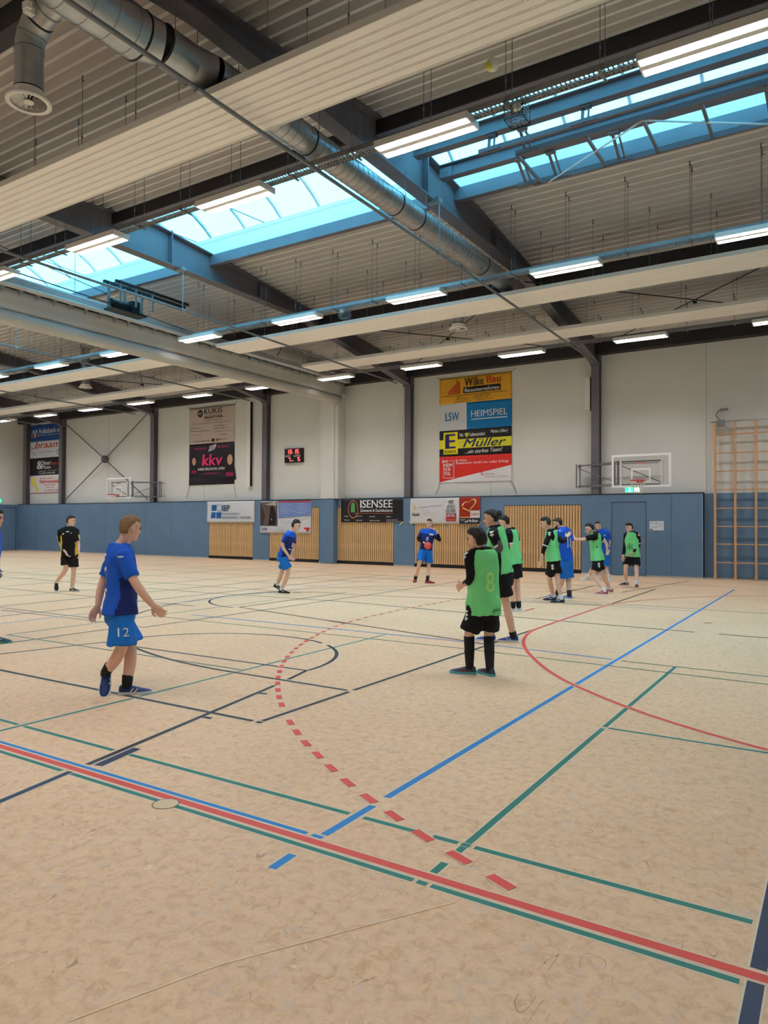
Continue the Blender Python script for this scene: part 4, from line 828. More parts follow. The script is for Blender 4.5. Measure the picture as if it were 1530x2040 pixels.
# ---- basketball hoops on folding wall frames
M_board = bpy.data.materials.new('clear_backboard'); M_board.use_nodes = True
nt = M_board.node_tree; nt.nodes.clear(); o_ = nt.nodes.new('ShaderNodeOutputMaterial'); a_ = nt.nodes.new('ShaderNodeBsdfTransparent'); g_ = nt.nodes.new('ShaderNodeBsdfGlossy'); g_.inputs['Roughness'].default_value = .08; x_ = nt.nodes.new('ShaderNodeMixShader'); x_.inputs[0].default_value = .04; a_.inputs[0].default_value = (1, 1, 1, 1)
nt.links.new(a_.outputs[0], x_.inputs[1]); nt.links.new(g_.outputs[0], x_.inputs[2]); nt.links.new(x_.outputs[0], o_.inputs[0])
M_bw = mat('board_white', (1, 1, 1), .4)
M_rim = mat('hoop_rim', srgb(200, 62, 44), .45); M_net = mat('hoop_net', srgb(236, 230, 222), .8)
def hoop(cx, Y, label, mount_x, side):
    t = empty('basketball_hoop', (cx, Y, 2.86), label, 'basketball hoop', 'basketball hoops on the banner wall')
    x0, x1, z0, z1 = cx-.9, cx+.9, 2.86, 3.9
    MB().box(x0+.03, x1-.03, Y-.006, Y+.006, z0+.03, z1-.03).build('backboard', M_board, t)
    b = MB(); w = .065
    b.box(x0, x1, Y-.012, Y+.014, z0, z0+w); b.box(x0, x1, Y-.012, Y+.014, z1-w, z1); b.box(x0, x0+w, Y-.012, Y+.014, z0+w, z1-w); b.box(x1-w, x1, Y-.012, Y+.014, z0+w, z1-w); b.build('board_border', M_bw, t)
    b = MB(); b.box(cx-.295, cx+.295, Y-.011, Y-.006, 3.4, 3.45); b.box(cx-.295, cx+.295, Y-.011, Y-.006, 3.0, 3.05); b.box(cx-.295, cx-.245, Y-.011, Y-.006, 3.05, 3.4); b.box(cx+.245, cx+.295, Y-.011, Y-.006, 3.05, 3.4); b.build('target_square', M_bw, t)
    b = MB(); b.box(cx-.16, cx+.16, Y-.012, Y-.008, 3.6, 3.635); b.build('maker_label', mat('label_red', srgb(206, 110, 100), .6), t)
    b = MB(); n = 24; ry = Y-.4
    b.tube([(cx+.225*math.cos(2*math.pi*i/n), ry+.225*math.sin(2*math.pi*i/n), 3.05) for i in range(n+1)], .014, 8); b.build('rim', M_rim, t)
    b = MB(); b.box(cx-.1, cx+.1, Y-.16, Y-.012, 2.99, 3.05); b.bar((cx-.09, Y-.02, 2.97), (cx-.09, ry+.2, 3.04), .02); b.bar((cx+.09, Y-.02, 2.97), (cx+.09, ry+.2, 3.04), .02); b.build('rim_bracket', M_rim, t)
    b = MB(); n = 12
    for i in range(n):
        for s_ in (-1, 1):
            pts = []
            for k in range(5):
                a = 2*math.pi*(i+s_*k*.5)/n; r = .22-.028*k; pts.append((cx+r*math.cos(a), ry+r*math.sin(a), 3.03-.095*k))
            b.tube(pts, .006, 4, False)
    b.build('net', M_net, t)
    # rear frame and folding arms
    b = MB(); yb = Y+.09
    for x in (cx-.62, cx+.62): MB().box(x-.02, x+.02, Y+.014, yb+.03, 2.92, 3.72).build('rear_post', M_lett, t)
    b.bar((cx-.62, yb, 3.68), (cx+.62, yb, 3.68), .045); b.bar((cx-.62, yb, 2.95), (cx+.62, yb, 2.95), .045); b.bar((cx-.6, yb, 3.55), (cx+.6, yb, 3.0), .03); b.build('rear_frame', M_grey, t)
    hx = cx+side*.72; wx = mount_x; yw = YW
    for z in (3.68, 2.98): MB().bar((hx, yb, z), (wx, yw, z), .04).build('support_arm', M_grey, t)
    MB().bar((hx, yb, 3.0), (wx, yw, 3.6), .022).build('diagonal_stay', M_grey, t)
    MB().box(hx-.03, hx+.03, yb-.03, yb+.03, 2.94, 3.72).build('hinge_post', M_grey, t); MB().box(hx+side*.14-.03, hx+side*.14+.03, yb+.05, yb+.11, 2.94, 3.72).build('hinge_post', M_grey, t)
    for q in (-.06, .06): MB().box(wx+q-.018, wx+q+.018, yw-.02, yw+.02, 2.92, 3.74).build('wall_post', M_grey, t)
    for z in (3.0, 3.66): MB().bar((wx, yw, z), (wx, YF, z), .03).build('wall_post', M_grey, t)
    for z in (3.7, 2.97): MB().bar((wx, 24.42, z), (cx-side*.3, 24.42, z), .03).build('wall_rail', M_grey, t)
hoop(-5.3, 23.35, 'glass-backed basketball hoop folded beside the blue door', -7.62, -1)
hoop(-30.45, 23.2, 'glass-backed basketball hoop under the crossed brace rods', -28.8, 1)
# ---- climbing grid
lg = empty('climbing_grid', (-2.2, 24.5, 0), 'tall wooden climbing grid with rungs fixed to the wall', 'wall bars')
yl = 24.5; rz = [.52, 1.09, 1.64, 2.2, 2.78, 3.36, 3.92, 4.5]
for k in range(7):
    x = -3.32+k*.57; MB().box(x-.032, x+.032, yl-.045, yl+.045, 0.02, 4.86).build('upright', M_rung, lg)
    MB().box(x-.04, x+.04, yl-.06, yl+.06, 0, .12).build('floor_shoe', M_rung, lg)
rm = MB().tube([(.03, 0, 0), (.54, 0, 0)], .018, 8).mesh('rung', M_rung, True)
for k in range(6):
    for z in rz:
        o = bpy.data.objects.new('rung', rm); COL.objects.link(o); o.parent = lg; o.location = (-3.32+k*.57+2.2, 0, z)
MB().tube([(-3.45, yl, 4.9), (.2, yl, 4.9)], .024, 8).build('top_rail', M_galv, lg)
b = MB(); b.box(-3.25, -3.05, yl-.06, yl+.1, 4.76, 4.95); b.tube([(-3.2, yl, 4.95), (-3.3, yl+.05, 5.1), (-3.25, yl+.1, 5.25), (-3.1, yl+.2, 5.3)], .018, 6); b.box(-3.2, -2.98, yl+.12, YF, 5.28, 5.33); b.build('lock_bracket', M_galvd, lg)
PEOPLE = {
'P1': {'base': [-5.932, 4.597], 'head': [-5.865, 4.609, 1.619], 'sh': [-5.953, 4.558, 1.378], 'pel': [-5.953, 4.568, 0.824], 'face': [0.494, 0.87], 'look': [0.166, 0.986], 'right_arm': [[-5.654, 4.516, 1.095], [-5.561, 4.638, 0.89], [-5.511, 4.707, 0.804]], 'left_arm': [[-6.201, 4.549, 1.068], [-6.22, 4.516, 0.853], [-6.264, 4.467, 0.733]], 'right_leg': [[-5.859, 4.516, 0.471], [-6.074, 4.503, 0.21], [0.7, -0.714], 52], 'left_leg': [[-5.909, 4.662, 0.458], [-5.901, 4.618, 0.088], [0.714, 0.7], 0]},
'P2': {'base': [-15.831, 10.645], 'head': [-15.756, 10.66, 1.703], 'sh': [-15.809, 10.631, 1.472], 'pel': [-15.794, 10.652, 0.9], 'face': [0.736, -0.677], 'look': [0.888, 0.461], 'right_arm': [[-15.98, 10.528, 1.174], [-15.734, 10.511, 0.958], [-15.648, 10.532, 0.83]], 'left_arm': [[-15.611, 10.763, 1.176], [-15.533, 10.721, 0.97], [-15.501, 10.72, 0.841]], 'right_leg': [[-15.8, 10.56, 0.538], [-16.118, 10.53, 0.225], [0.886, -0.463], 55], 'left_leg': [[-15.688, 10.703, 0.469], [-15.747, 10.705, 0.088], [0.992, 0.129], 0]},
'P3': {'base': [-11.409, 13.313], 'head': [-11.078, 13.492, 1.62], 'sh': [-11.195, 13.423, 1.39], 'pel': [-11.336, 13.343, 0.882], 'face': [0.954, 0.299], 'look': [0.888, 0.461], 'right_arm': [[-11.225, 13.171, 1.155], [-11.107, 13.251, 0.906], [-11.047, 13.29, 0.835]], 'left_arm': [[-11.233, 13.581, 1.132], [-11.229, 13.47, 0.881], [-11.159, 13.491, 0.827]], 'right_leg': [[-11.173, 13.334, 0.54], [-11.358, 13.303, 0.088], [0.992, 0.129], 0], 'left_leg': [[-11.442, 13.424, 0.525], [-11.61, 13.443, 0.186], [0.954, 0.299], 25]},
'P4': {'base': [-10.155, 18.045], 'head': [-9.978, 18.125, 1.685], 'sh': [-9.997, 18.118, 1.44], 'pel': [-10.064, 18.085, 0.922], 'face': [0.461, -0.888], 'look': [0.382, -0.924], 'right_arm': [[-10.258, 18.015, 1.236], [-9.999, 17.862, 1.147], [-9.915, 17.868, 1.112]], 'left_arm': [[-9.687, 18.2, 1.222], [-9.669, 18.03, 1.449], [-9.705, 17.969, 1.548]], 'right_leg': [[-10.131, 17.871, 0.604], [-10.405, 18.083, 0.088], [0.382, -0.924], 0], 'left_leg': [[-9.974, 18.114, 0.542], [-9.887, 17.874, 0.088], [0.999, 0.042], 0]},
'P5': {'base': [-3.415, 7.375], 'head': [-3.435, 7.333, 1.511], 'sh': [-3.376, 7.375, 1.327], 'pel': [-3.373, 7.386, 0.789], 'face': [-0.736, 0.677], 'look': [-0.976, 0.218], 'right_arm': [[-3.277, 7.502, 1.069], [-3.465, 7.68, 0.994], [-3.557, 7.717, 0.964]], 'left_arm': [[-3.451, 7.213, 1.079], [-3.601, 7.356, 1.002], [-3.676, 7.38, 0.964]], 'right_leg': [[-3.337, 7.451, 0.453], [-3.295, 7.391, 0.088], [-0.87, 0.494], 0], 'left_leg': [[-3.518, 7.324, 0.453], [-3.521, 7.346, 0.088], [-0.968, -0.249], 0]},
'P6': {'base': [-4.106, 9.628], 'head': [-4.228, 9.517, 1.759], 'sh': [-4.17, 9.558, 1.565], 'pel': [-4.084, 9.625, 0.943], 'face': [-0.992, -0.129], 'look': [-0.977, -0.215], 'right_arm': [[-4.124, 9.829, 1.317], [-4.311, 9.831, 1.225], [-4.389, 9.817, 1.209]], 'left_arm': [[-4.049, 9.402, 1.337], [-4.249, 9.549, 1.251], [-4.328, 9.559, 1.231]], 'right_leg': [[-4.241, 9.675, 0.507], [-4.258, 9.578, 0.088], [-0.924, -0.382], 0], 'left_leg': [[-4.036, 9.603, 0.554], [-3.954, 9.679, 0.088], [-0.91, -0.414], 0]},
'P7': {'base': [-5.327, 13.171], 'head': [-5.516, 13.018, 1.715], 'sh': [-5.403, 13.093, 1.511], 'pel': [-5.347, 13.141, 0.914], 'face': [-0.999, -0.042], 'look': [-0.977, -0.215], 'right_arm': [[-5.341, 13.316, 1.27], [-5.442, 13.313, 1.114], [-5.481, 13.29, 1.055]], 'left_arm': [[-5.354, 12.952, 1.269], [-5.469, 13.13, 1.138], [-5.525, 13.143, 1.093]], 'right_leg': [[-5.327, 13.22, 0.531], [-5.282, 13.202, 0.088], [-0.924, -0.382], 0], 'left_leg': [[-5.372, 13.072, 0.538], [-5.338, 13.066, 0.088], [-0.954, -0.299], 0]},
'P8': {'base': [-5.225, 15.203], 'head': [-5.409, 15.054, 1.696], 'sh': [-5.305, 15.124, 1.485], 'pel': [-5.266, 15.16, 0.892], 'face': [-0.992, -0.129], 'look': [-0.954, -0.299], 'right_arm': [[-5.064, 15.162, 1.312], [-5.076, 15.413, 1.397], [-5.043, 15.469, 1.446]], 'left_arm': [[-5.389, 14.899, 1.164], [-5.461, 14.917, 0.896], [-5.489, 14.902, 0.787]], 'right_leg': [[-5.193, 15.189, 0.524], [-5.091, 15.128, 0.088], [-0.879, -0.476], 0], 'left_leg': [[-5.383, 15.235, 0.502], [-5.382, 15.492, 0.088], [-0.924, -0.382], 0]},
'P9': {'base': [-5.284, 16.056], 'head': [-5.44, 15.925, 1.698], 'sh': [-5.322, 16.003, 1.516], 'pel': [-5.282, 16.041, 0.875], 'face': [-0.991, 0.132], 'look': [-0.954, -0.299], 'right_arm': [[-5.213, 16.255, 1.247], [-5.326, 16.307, 1.011], [-5.367, 16.306, 0.934]], 'left_arm': [[-5.352, 15.87, 1.273], [-5.492, 15.903, 1.145], [-5.559, 15.896, 1.104]], 'right_leg': [[-5.256, 16.125, 0.453], [-5.189, 15.99, 0.088], [-0.999, -0.042], 0], 'left_leg': [[-5.354, 16.003, 0.456], [-5.562, 16.271, 0.088], [-0.924, -0.382], 0]},
'P10': {'base': [-4.886, 17.777], 'head': [-5.195, 17.551, 1.575], 'sh': [-5.072, 17.632, 1.41], 'pel': [-5.033, 17.668, 0.828], 'face': [-0.937, -0.349], 'look': [-0.888, -0.461], 'right_arm': [[-4.916, 17.912, 1.264], [-4.864, 17.889, 1.085], [-4.85, 17.876, 0.995]], 'left_arm': [[-5.311, 17.304, 1.317], [-5.515, 17.447, 1.325], [-5.616, 17.441, 1.373]], 'right_leg': [[-4.964, 17.837, 0.474], [-4.837, 18.078, 0.088], [-0.977, -0.215], 0], 'left_leg': [[-5.066, 17.535, 0.465], [-4.791, 17.419, 0.088], [-0.924, -0.382], 0]},
'P11': {'base': [-6.274, 21.998], 'head': [-6.247, 21.984, 1.639], 'sh': [-6.152, 22.048, 1.444], 'pel': [-6.104, 22.091, 0.795], 'face': [0.215, -0.977], 'look': [0.129, -0.992], 'right_arm': [[-6.24, 21.879, 1.167], [-6.239, 21.825, 0.952], [-6.24, 21.802, 0.846]], 'left_arm': [[-5.959, 22.176, 1.167], [-5.984, 22.046, 0.952], [-5.988, 22.022, 0.835]], 'right_leg': [[-6.362, 21.934, 0.412], [-6.513, 21.825, 0.088], [-0.738, -0.675], 0], 'left_leg': [[-6.046, 22.136, 0.368], [-5.929, 22.009, 0.088], [0.382, -0.924], 0]},
'P12': {'base': [-4.903, 20.378], 'head': [-4.929, 20.332, 1.594], 'sh': [-4.865, 20.376, 1.408], 'pel': [-4.853, 20.395, 0.815], 'face': [-0.166, -0.986], 'look': [-0.463, -0.886], 'right_arm': [[-5.056, 20.379, 1.09], [-5.066, 20.259, 0.827], [-5.077, 20.231, 0.704]], 'left_arm': [[-4.7, 20.427, 1.121], [-4.808, 20.185, 0.911], [-4.888, 20.112, 0.824]], 'right_leg': [[-5.008, 20.302, 0.498], [-5.042, 20.477, 0.088], [-0.677, -0.736], 0], 'left_leg': [[-4.714, 20.252, 0.499], [-4.646, 19.988, 0.088], [0.215, -0.977], 0]},
'P13': {'base': [-10.035, 5.559], 'head': [-9.963, 5.573, 1.73], 'sh': [-10.023, 5.538, 1.52], 'pel': [-10.067, 5.522, 0.903], 'face': [0.794, 0.608], 'look': [0.844, 0.536], 'right_arm': [[-9.9, 5.385, 1.227], [-9.863, 5.437, 0.986], [-9.833, 5.47, 0.896]], 'left_arm': [[-10.24, 5.62, 1.21], [-10.121, 5.664, 0.999], [-10.069, 5.686, 0.929]], 'right_leg': [[-9.983, 5.524, 0.503], [-9.925, 5.582, 0.088], [0.888, 0.461], 0], 'left_leg': [[-10.22, 5.527, 0.487], [-10.542, 5.586, 0.088], [0.888, 0.461], 0]}}
# ================================================================ people
ARM_KEY = {'R': 'right_arm', 'L': 'left_arm'}; LEG_KEY = {'R': 'right_leg', 'L': 'left_leg'}
def seed_of(t): return sum((i+3)*ord(c)*7 for i, c in enumerate(t))
def R3(o): return [Vector(q) for q in o]
def voxel_mesh(b, voxel, smooth=3, name='tmp'):
    """closed overlapping shells -> one continuous surface"""
    me = b.mesh(name, M_white); o = bpy.data.objects.new(name, me)
    md = o.modifiers.new('r', 'REMESH'); md.mode = 'VOXEL'; md.voxel_size = voxel
    if smooth: ms = o.modifiers.new('s', 'SMOOTH'); ms.iterations = smooth; ms.factor = .5
    out = evaluated_mesh(o)
    bpy.data.objects.remove(o); bpy.data.meshes.remove(me)
    out.polygons.foreach_set('use_smooth', [True]*len(out.polygons)); return out
def displace(me, fn):
    n = len(me.vertices); co = np.empty(n*3); me.vertices.foreach_get('co', co); co = co.reshape(-1, 3)
    no = np.empty(n*3); me.vertices.foreach_get('normal', no); no = no.reshape(-1, 3)
    co += no*fn(co)[:, None]; me.vertices.foreach_set('co', co.ravel()); me.update()
def folds(amp, seed, kz=1.0):
    r = np.random.RandomState(seed); K = r.normal(0, 1, (7, 3))*np.array([26, 26, 9*kz]); ph = r.uniform(0, 6.28, 7); A = r.uniform(.3, 1, 7)
    W2 = r.normal(0, 1, (7, 3))*np.array([7, 7, 7])
    def f(c):
        s_ = np.zeros(len(c))
        for k, p, a, w in zip(K, ph, A, W2): s_ += a*np.sin(c@k+p+1.6*np.sin(c@w+p*2))
        return amp*s_/2.6
    return f
def ell(c, ax, ay, rx, ry, n=20): return [c+ax*(rx*math.cos(2*math.pi*j/n))+ay*(ry*math.sin(2*math.pi*j/n)) for j in range(n)]
def limb(b, pts, rad, n=12): b.tube(pts, rad, n)
def bez(P, n):
    """smooth path through P"""
    out = []; P = R3(P)
    for i in range(len(P)-1):
        p0 = P[max(i-1, 0)]; p1 = P[i]; p2 = P[i+1]; p3 = P[min(i+2, len(P)-1)]
        for k in range(n):
            t = k/n; out.append(.5*((2*p1)+(p2-p0)*t+(2*p0-5*p1+4*p2-p3)*t*t+(-p0+3*p1-3*p2+p3)*t**3))
    return out+[P[-1]]
HEADR = [(-.115, .022, .076, .04), (-.105, .036, .086, .012), (-.085, .048, .09, -.02), (-.055, .058, .092, -.055), (-.02, .067, .093, -.085), (.015, .073, .094, -.098), (.05, .075, .093, -.1), (.08, .067, .08, -.088), (.103, .045, .05, -.06), (.114, .016, .012, -.024)]
SKIN = {}
def skin_mat(c):
    if c not in SKIN:
        M = mat('skin_%d_%d_%d' % c, srgb(*c), .5, 0, .35, .05, 9); M.node_tree.nodes['Principled BSDF'].inputs['Subsurface Weight'].default_value = 0.0; SKIN[c] = M
    return SKIN[c]
def decal(parent, target, name, verts, faces, M, centre, u, v, n, w, h, off=.005):
    """flat print laid on a garment: verts in 0..1"""
    bv = BVHTree.FromPolygons([q.co for q in target.vertices], [tuple(p.vertices) for p in target.polygons])
    out = []
    for q in verts:
        p = centre+u*((q[0]-.5)*w)+v*((q[1]-.5)*h)
        hit = bv.ray_cast(p+n*.35, -n, .8)
        out.append((hit[0]+n*off) if hit[0] is not None else p)
    MB().add(out, faces).build(name, M, parent)
def grid_poly(pts, k=2):
    """polygon in 0..1 triangulated and refined"""
    import bmesh
    b = bmesh.new(); b.faces.new([b.verts.new((p[0], p[1], 0)) for p in pts]); bmesh.ops.triangulate(b, faces=b.faces[:])
    for _ in range(k): bmesh.ops.subdivide_edges(b, edges=b.edges[:], cuts=1, use_grid_fill=True)
    bmesh.ops.triangulate(b, faces=b.faces[:]); b.verts.index_update()
    r = [tuple(v.co) for v in b.verts], [tuple(v.index for v in f.verts) for f in b.faces]; b.free(); return r
def refine_text(body, bold=.02, k=1):
    import bmesh
    v, f = text_mesh(body, bold); b = bmesh.new(); vs = [b.verts.new(q) for q in v]
    for q in f:
        try: b.faces.new([vs[i] for i in q])
        except ValueError: pass
    bmesh.ops.subdivide_edges(b, edges=[e for e in b.edges if e.calc_length() > .12], cuts=k); bmesh.ops.triangulate(b, faces=b.faces[:]); b.verts.index_update()
    r = [tuple(q.co) for q in b.verts], [tuple(q.index for q in fc.verts) for fc in b.faces]; b.free(); return r
CHEV = grid_poly([(0, .75), (.5, .25), (1, .75), (1, 1), (.5, .5), (0, 1)], 1)
def build_head(b, c, fr, up_, sc=1.0):
    sd = fr.cross(up_)
    b.rings([ell(c+up_*z*sc+fr*((f+k)/2*sc), sd, fr, w*sc, (f-k)/2*sc, 20) for z, w, f, k in HEADR])
    b.rings([ell(c+up_*z*sc+fr*y*sc, sd, fr, w*sc, d*sc, 8) for z, y, w, d in ((-.035, .096, .016, .018), (-.025, .102, .015, .018), (.0, .096, .009, .014), (.022, .09, .007, .008))])   # nose
    for s_ in (-1, 1):
        b.rings([ell(c+up_*z*sc+sd*(s_*.073*sc)+fr*(-.008+y)*sc, sd, fr, w*sc, d*sc, 8) for z, y, w, d in ((-.035, .004, .007, .009), (-.02, .0, .011, .016), (.005, -.004, .012, .02), (.025, -.004, .009, .014))])   # ears
    b.rings([ell(c+up_*(-.012*sc)+fr*(.05*sc)+up_*z*sc, sd, fr, .05*sc, .046*sc, 12) for z in (-.03, .05)])
def hand(b, wr, tip, palm_n, r):
    d = (tip-wr).normalized(); L_ = .185*r; n = (palm_n-d*palm_n.dot(d)).normalized(); s_ = d.cross(n)
    b.rings([ell(wr+d*t*L_, s_, n, w*r, h*r, 12) for t, w, h in ((-.05, .026, .02), (.12, .034, .019), (.3, .042, .017), (.48, .042, .014), (.53, .036, .01))])
    for k, (o, ln) in enumerate(((-.031, .36), (-.0105, .43), (.0105, .41), (.03, .33))):
        p0 = wr+d*(.46*L_)+s_*(o*r); p1 = p0+d*(ln*.5*L_)+n*(.012*r)+s_*(o*.12*r); p2 = p1+d*(ln*.42*L_)+n*(.035*r); b.tube([p0, p1, p2], [.0105*r, .0095*r, .0078*r], 8)
    p0 = wr+d*(.14*L_)-s_*(.03*r); p1 = p0+d*(.2*L_)-s_*(.03*r)+n*(.012*r); p2 = p1+d*(.2*L_)-s_*(.004*r)+n*(.02*r); b.tube([p0, p1, p2], [.014*r, .012*r, .009*r], 8)
def shoe(parent, an, td, pitch, cols, sc=1.0):
    td = Vector((td[0], td[1], 0)).normalized(); side_ = td.cross(Vector((0, 0, 1)))
    rot = Matrix.Rotation(-math.radians(pitch), 3, side_) if pitch else Matrix.Identity(3)
    d = rot@td; u = rot@Vector((0, 0, 1)); L_ = .295*sc; heel = an-d*(.24*L_)-u*.088
    prof = [(-.0, .02, .045, .075), (.04, .032, .06, .09), (.16, .036, .075, .098), (.3, .037, .07, .095), (.45, .041, .05, .078), (.62, .047, .04, .062), (.8, .047, .03, .05), (.93, .034, .024, .04), (1.0, .012, .02, .03)]
    def ring(t, w, hs, h, z0):
        c = heel+d*(t*L_); return [c+side_*(w*x)*sc+u*z for x, z in ((-1, z0), (1, z0), (1.04, z0+(hs-z0)*.5), (.8, hs+(h-hs)*.3), (.42, h*.97), (0, h), (-.42, h*.97), (-.8, hs+(h-hs)*.3), (-1.04, z0+(hs-z0)*.5))]
    o = MB().rings([ring(t, w, hs, h, .018) for t, w, hs, h in prof]).build('shoe', cols[0], parent, True); fix_normals(o)
    md = o.modifiers.new('sub', 'SUBSURF'); md.levels = 1; md.render_levels = 1
    sb_ = MB(); out = []
    for t, w, hs, h in prof: out.append((t, w*1.1))
    Lp = [heel+d*((t*1.03-.012)*L_)+side_*w*sc for t, w in out]; Rp = [heel+d*((t*1.03-.012)*L_)-side_*w*sc for t, w in out]; ring0 = Lp+Rp[::-1]
    sb_.rings([[p+u*z for p in ring0] for z in (.0, .028)]); fix_normals(sb_.build('sole', cols[1], o))
    st = MB(); c0 = heel+d*(.5*L_)
    for k in (0, 1):
        for sg in (-1, 1):
            a = heel+d*((.36+.13*k)*L_)+side_*(sg*.0445*sc)
            st.bar(a+u*.03, a+u*.062+d*.03-side_*(sg*.006), .012, .006, side_)
    st.build('shoe_stripe', cols[2], o)
    return o
def person(key, label, opt):
    D = PEOPLE[key]; base = Vector((*D['base'], 0)); t = empty('person', base, label, 'person')
    vx = opt.get('vox', .0105); face = Vector((*D['face'], 0)).normalized(); rgt = Vector((face.y, -face.x, 0)); look = Vector((*D['look'], 0)).normalized()
    sh = Vector(D['sh']); pel = Vector(D['pel']); head = Vector(D['head']); Z = Vector((0, 0, 1)); k = opt.get('k', 1.0)
    spine = (sh-pel).normalized(); sh = sh+spine*.065; fr = (face-spine*face.dot(spine)).normalized(); rg = fr.cross(spine).normalized()
    if rg.dot(rgt) < 0: rg = -rg
    A = {}
    for s_, a in ((1, 'R'), (-1, 'L')):
        A[a] = [sh+rg*(.17*k*s_)-spine*.075]+R3(D[ARM_KEY[a]]); A['l'+a] = [pel+rg*(.088*k*s_)-Z*.03]+R3(D[LEG_KEY[a]][:2])
    def torso(b, e, bottom, top=1.0, shoulder=1.0, flare=0.0, n=24):
        """rings up the trunk; e = how loose"""
        H_ = (sh-pel).length; rows = []
        prof = [(-.12, .15, .115), (0, .163, .118), (.2, .152, .108), (.42, .152, .106), (.65, .168, .115), (.82, .172*shoulder, .115), (.93, .158*shoulder, .1), (1.0, .115*shoulder, .08), (1.06, .068, .062)]
        for q, w, d_ in prof:
            if q < bottom-.001 or q > top: continue
            rows.append((q, w, d_))
        if rows[0][0] > bottom+.01: rows.insert(0, (bottom, rows[0][1], rows[0][2]))
        out = []
        for q, w, d_ in rows:
            fl = 1+flare*max(0, .55-q); c = pel+(sh-pel)*q+fr*(.012*math.sin(q*3))
            out.append(ell(c, rg, fr, (w*k+e)*fl, (d_*k+e)*fl, n))
        b.rings(out)
    # ---- body
    b = MB(); up_ = (head-sh).normalized()*.35+Z*.65; up_.normalize(); lk = (look-up_*look.dot(up_)).normalized()
    build_head(b, head, lk, up_, 1.02)
    b.tube([head-up_*.045-lk*.015, sh*.45+(head-up_*.1)*.55-lk*.005, sh+spine*.0, sh-spine*.08], [.056*k, .056*k, .066*k, .075*k], 14)
    torso(b, -.014, -.1)
    for a, s_ in (('R', 1), ('L', -1)):
        p = A[a]; P = bez([p[0], p[1], p[2]], 4)
        rr = [.056, .052, .048, .044, .041, .041, .037, .032, .028]
        limb(b, [p[0]+(sh-p[0])*.35]+P, [.05*k]+[q*k for q in rr]); b.sphere(p[0], .058*k, 12, 8)
        pn = (rg*(-s_)*.8+fr*.3) if opt.get('palm') is None else Vector(opt['palm'])
        hand(b, p[2], p[3], pn, 1.05)
        q = A['l'+a]; Q = bez(q, 5)
        rl = [.088, .082, .076, .069, .062, .057, .056, .056, .051, .043, .039]
        limb(b, [q[0]+Z*.06+(pel-q[0])*.3]+Q+[q[2]-Z*.02], [.085*k]+[x*k for x in rl]+[.04*k], 14)
    sk = skin_mat(opt.get('skin', (236, 190, 166)))
    body = voxel_mesh(b, vx, 1); body.materials.clear(); body.materials.append(sk); link('body', body, t)
    # ---- face
    sd = lk.cross(up_)
    for s_ in (-1, 1):
        e = head+lk*.0915+sd*(.031*s_)+up_*.012
        MB().sphere(e-lk*.004, .0115, 10, 8).build('eye', mat('eye_dark', srgb(58, 42, 36), .3), t, True)
        MB().bar(e+up_*.021-sd*.014*s_+lk*.004, e+up_*.02+sd*.016*s_-lk*.004, .007, .007, up_).build('eyebrow', opt['hairM'], t)
    MB().bar(head+lk*.0955-up_*.062-sd*.021, head+lk*.0955-up_*.062+sd*.021, .006, .009, up_).build('lips', mat('lips', srgb(186, 112, 104), .5), t)
    # ---- hair
    hb2 = MB(); st = opt.get('hair', {}); low = st.get('low', -.06); vol = st.get('vol', .012); top_ = st.get('top', .02)
    rows = [(low, .05, -.03, -.088), (low+.03, .066, -.035, -.1), (-.005, .072, -.03, -.105), (.02, .076, -.012, -.108), (.048, .077, .022, -.11), (.066, .075, .062, -.107), (.084, .069, .084+top_*.2, -.098), (.108+top_*.5, .05, .074, -.072), (.12+top_, .028, .04, -.04), (.124+top_, .01, .012, -.012)]
    hb2.rings([ell(head+up_*z+lk*((f+q)/2), sd, lk, w+vol*.6, (f-q)/2+vol*.6, 18) for z, w, f, q in rows])
    if st.get('bun'): hb2.sphere(head-lk*.115+up_*.055, .05, 12, 10)
    hm_ = voxel_mesh(hb2, .009, 2); rs = random.randint(0, 999); ff = folds(st.get('rough', .006), rs, 3.0); displace(hm_, lambda c: ff(c*2.2)+.0)
    hm_.materials.clear(); hm_.materials.append(opt['hairM']); link('hair', hm_, t)
    if opt.get('beard'):
        bb_ = MB(); bb_.rings([ell(head+up_*z+lk*y, sd, lk, w, d_, 14) for z, y, w, d_ in ((-.122, .055, .03, .03), (-.1, .05, .05, .048), (-.075, .045, .06, .054), (-.05, .03, .066, .05), (-.02, .0, .074, .03))])
        bm2 = voxel_mesh(bb_, .009, 2); bm2.materials.clear(); bm2.materials.append(opt['hairM']); link('beard', bm2, t)
    # ---- shorts
    b = MB(); H_ = (sh-pel).length
    b.rings([ell(pel+spine*z, rg, fr, w*k, d_*k, 22) for z, w, d_ in ((-.16, .12, .1), (-.1, .172, .132), (0, .18, .138), (.1, .168, .128), (.14, .16, .122))])
    fl = opt.get('short_len', .8)
    for a in 'RL':
        q = A['l'+a]; e_ = q[0]+(q[1]-q[0])*fl; b.tube([q[0]+Z*.03, q[0]+(q[1]-q[0])*.35, e_], [.105*k, .112*k, .118*k*opt.get('short_flare', 1.0)], 18)
    sm_ = voxel_mesh(b, .0125, 2); ff = folds(.009, seed_of(key) % 997); displace(sm_, ff)
    sm_.materials.clear(); sm_.materials.append(opt['shortsM']); so = link('shorts', sm_, t)
    # ---- shirt
    b = MB(); bottom = opt.get('hem', -.2)
    inner = opt.get('bib') is not None
    torso(b, .012 if inner else .022, -.05 if inner else bottom, 1.07, 1.0, 0 if inner else opt.get('flare', .12))
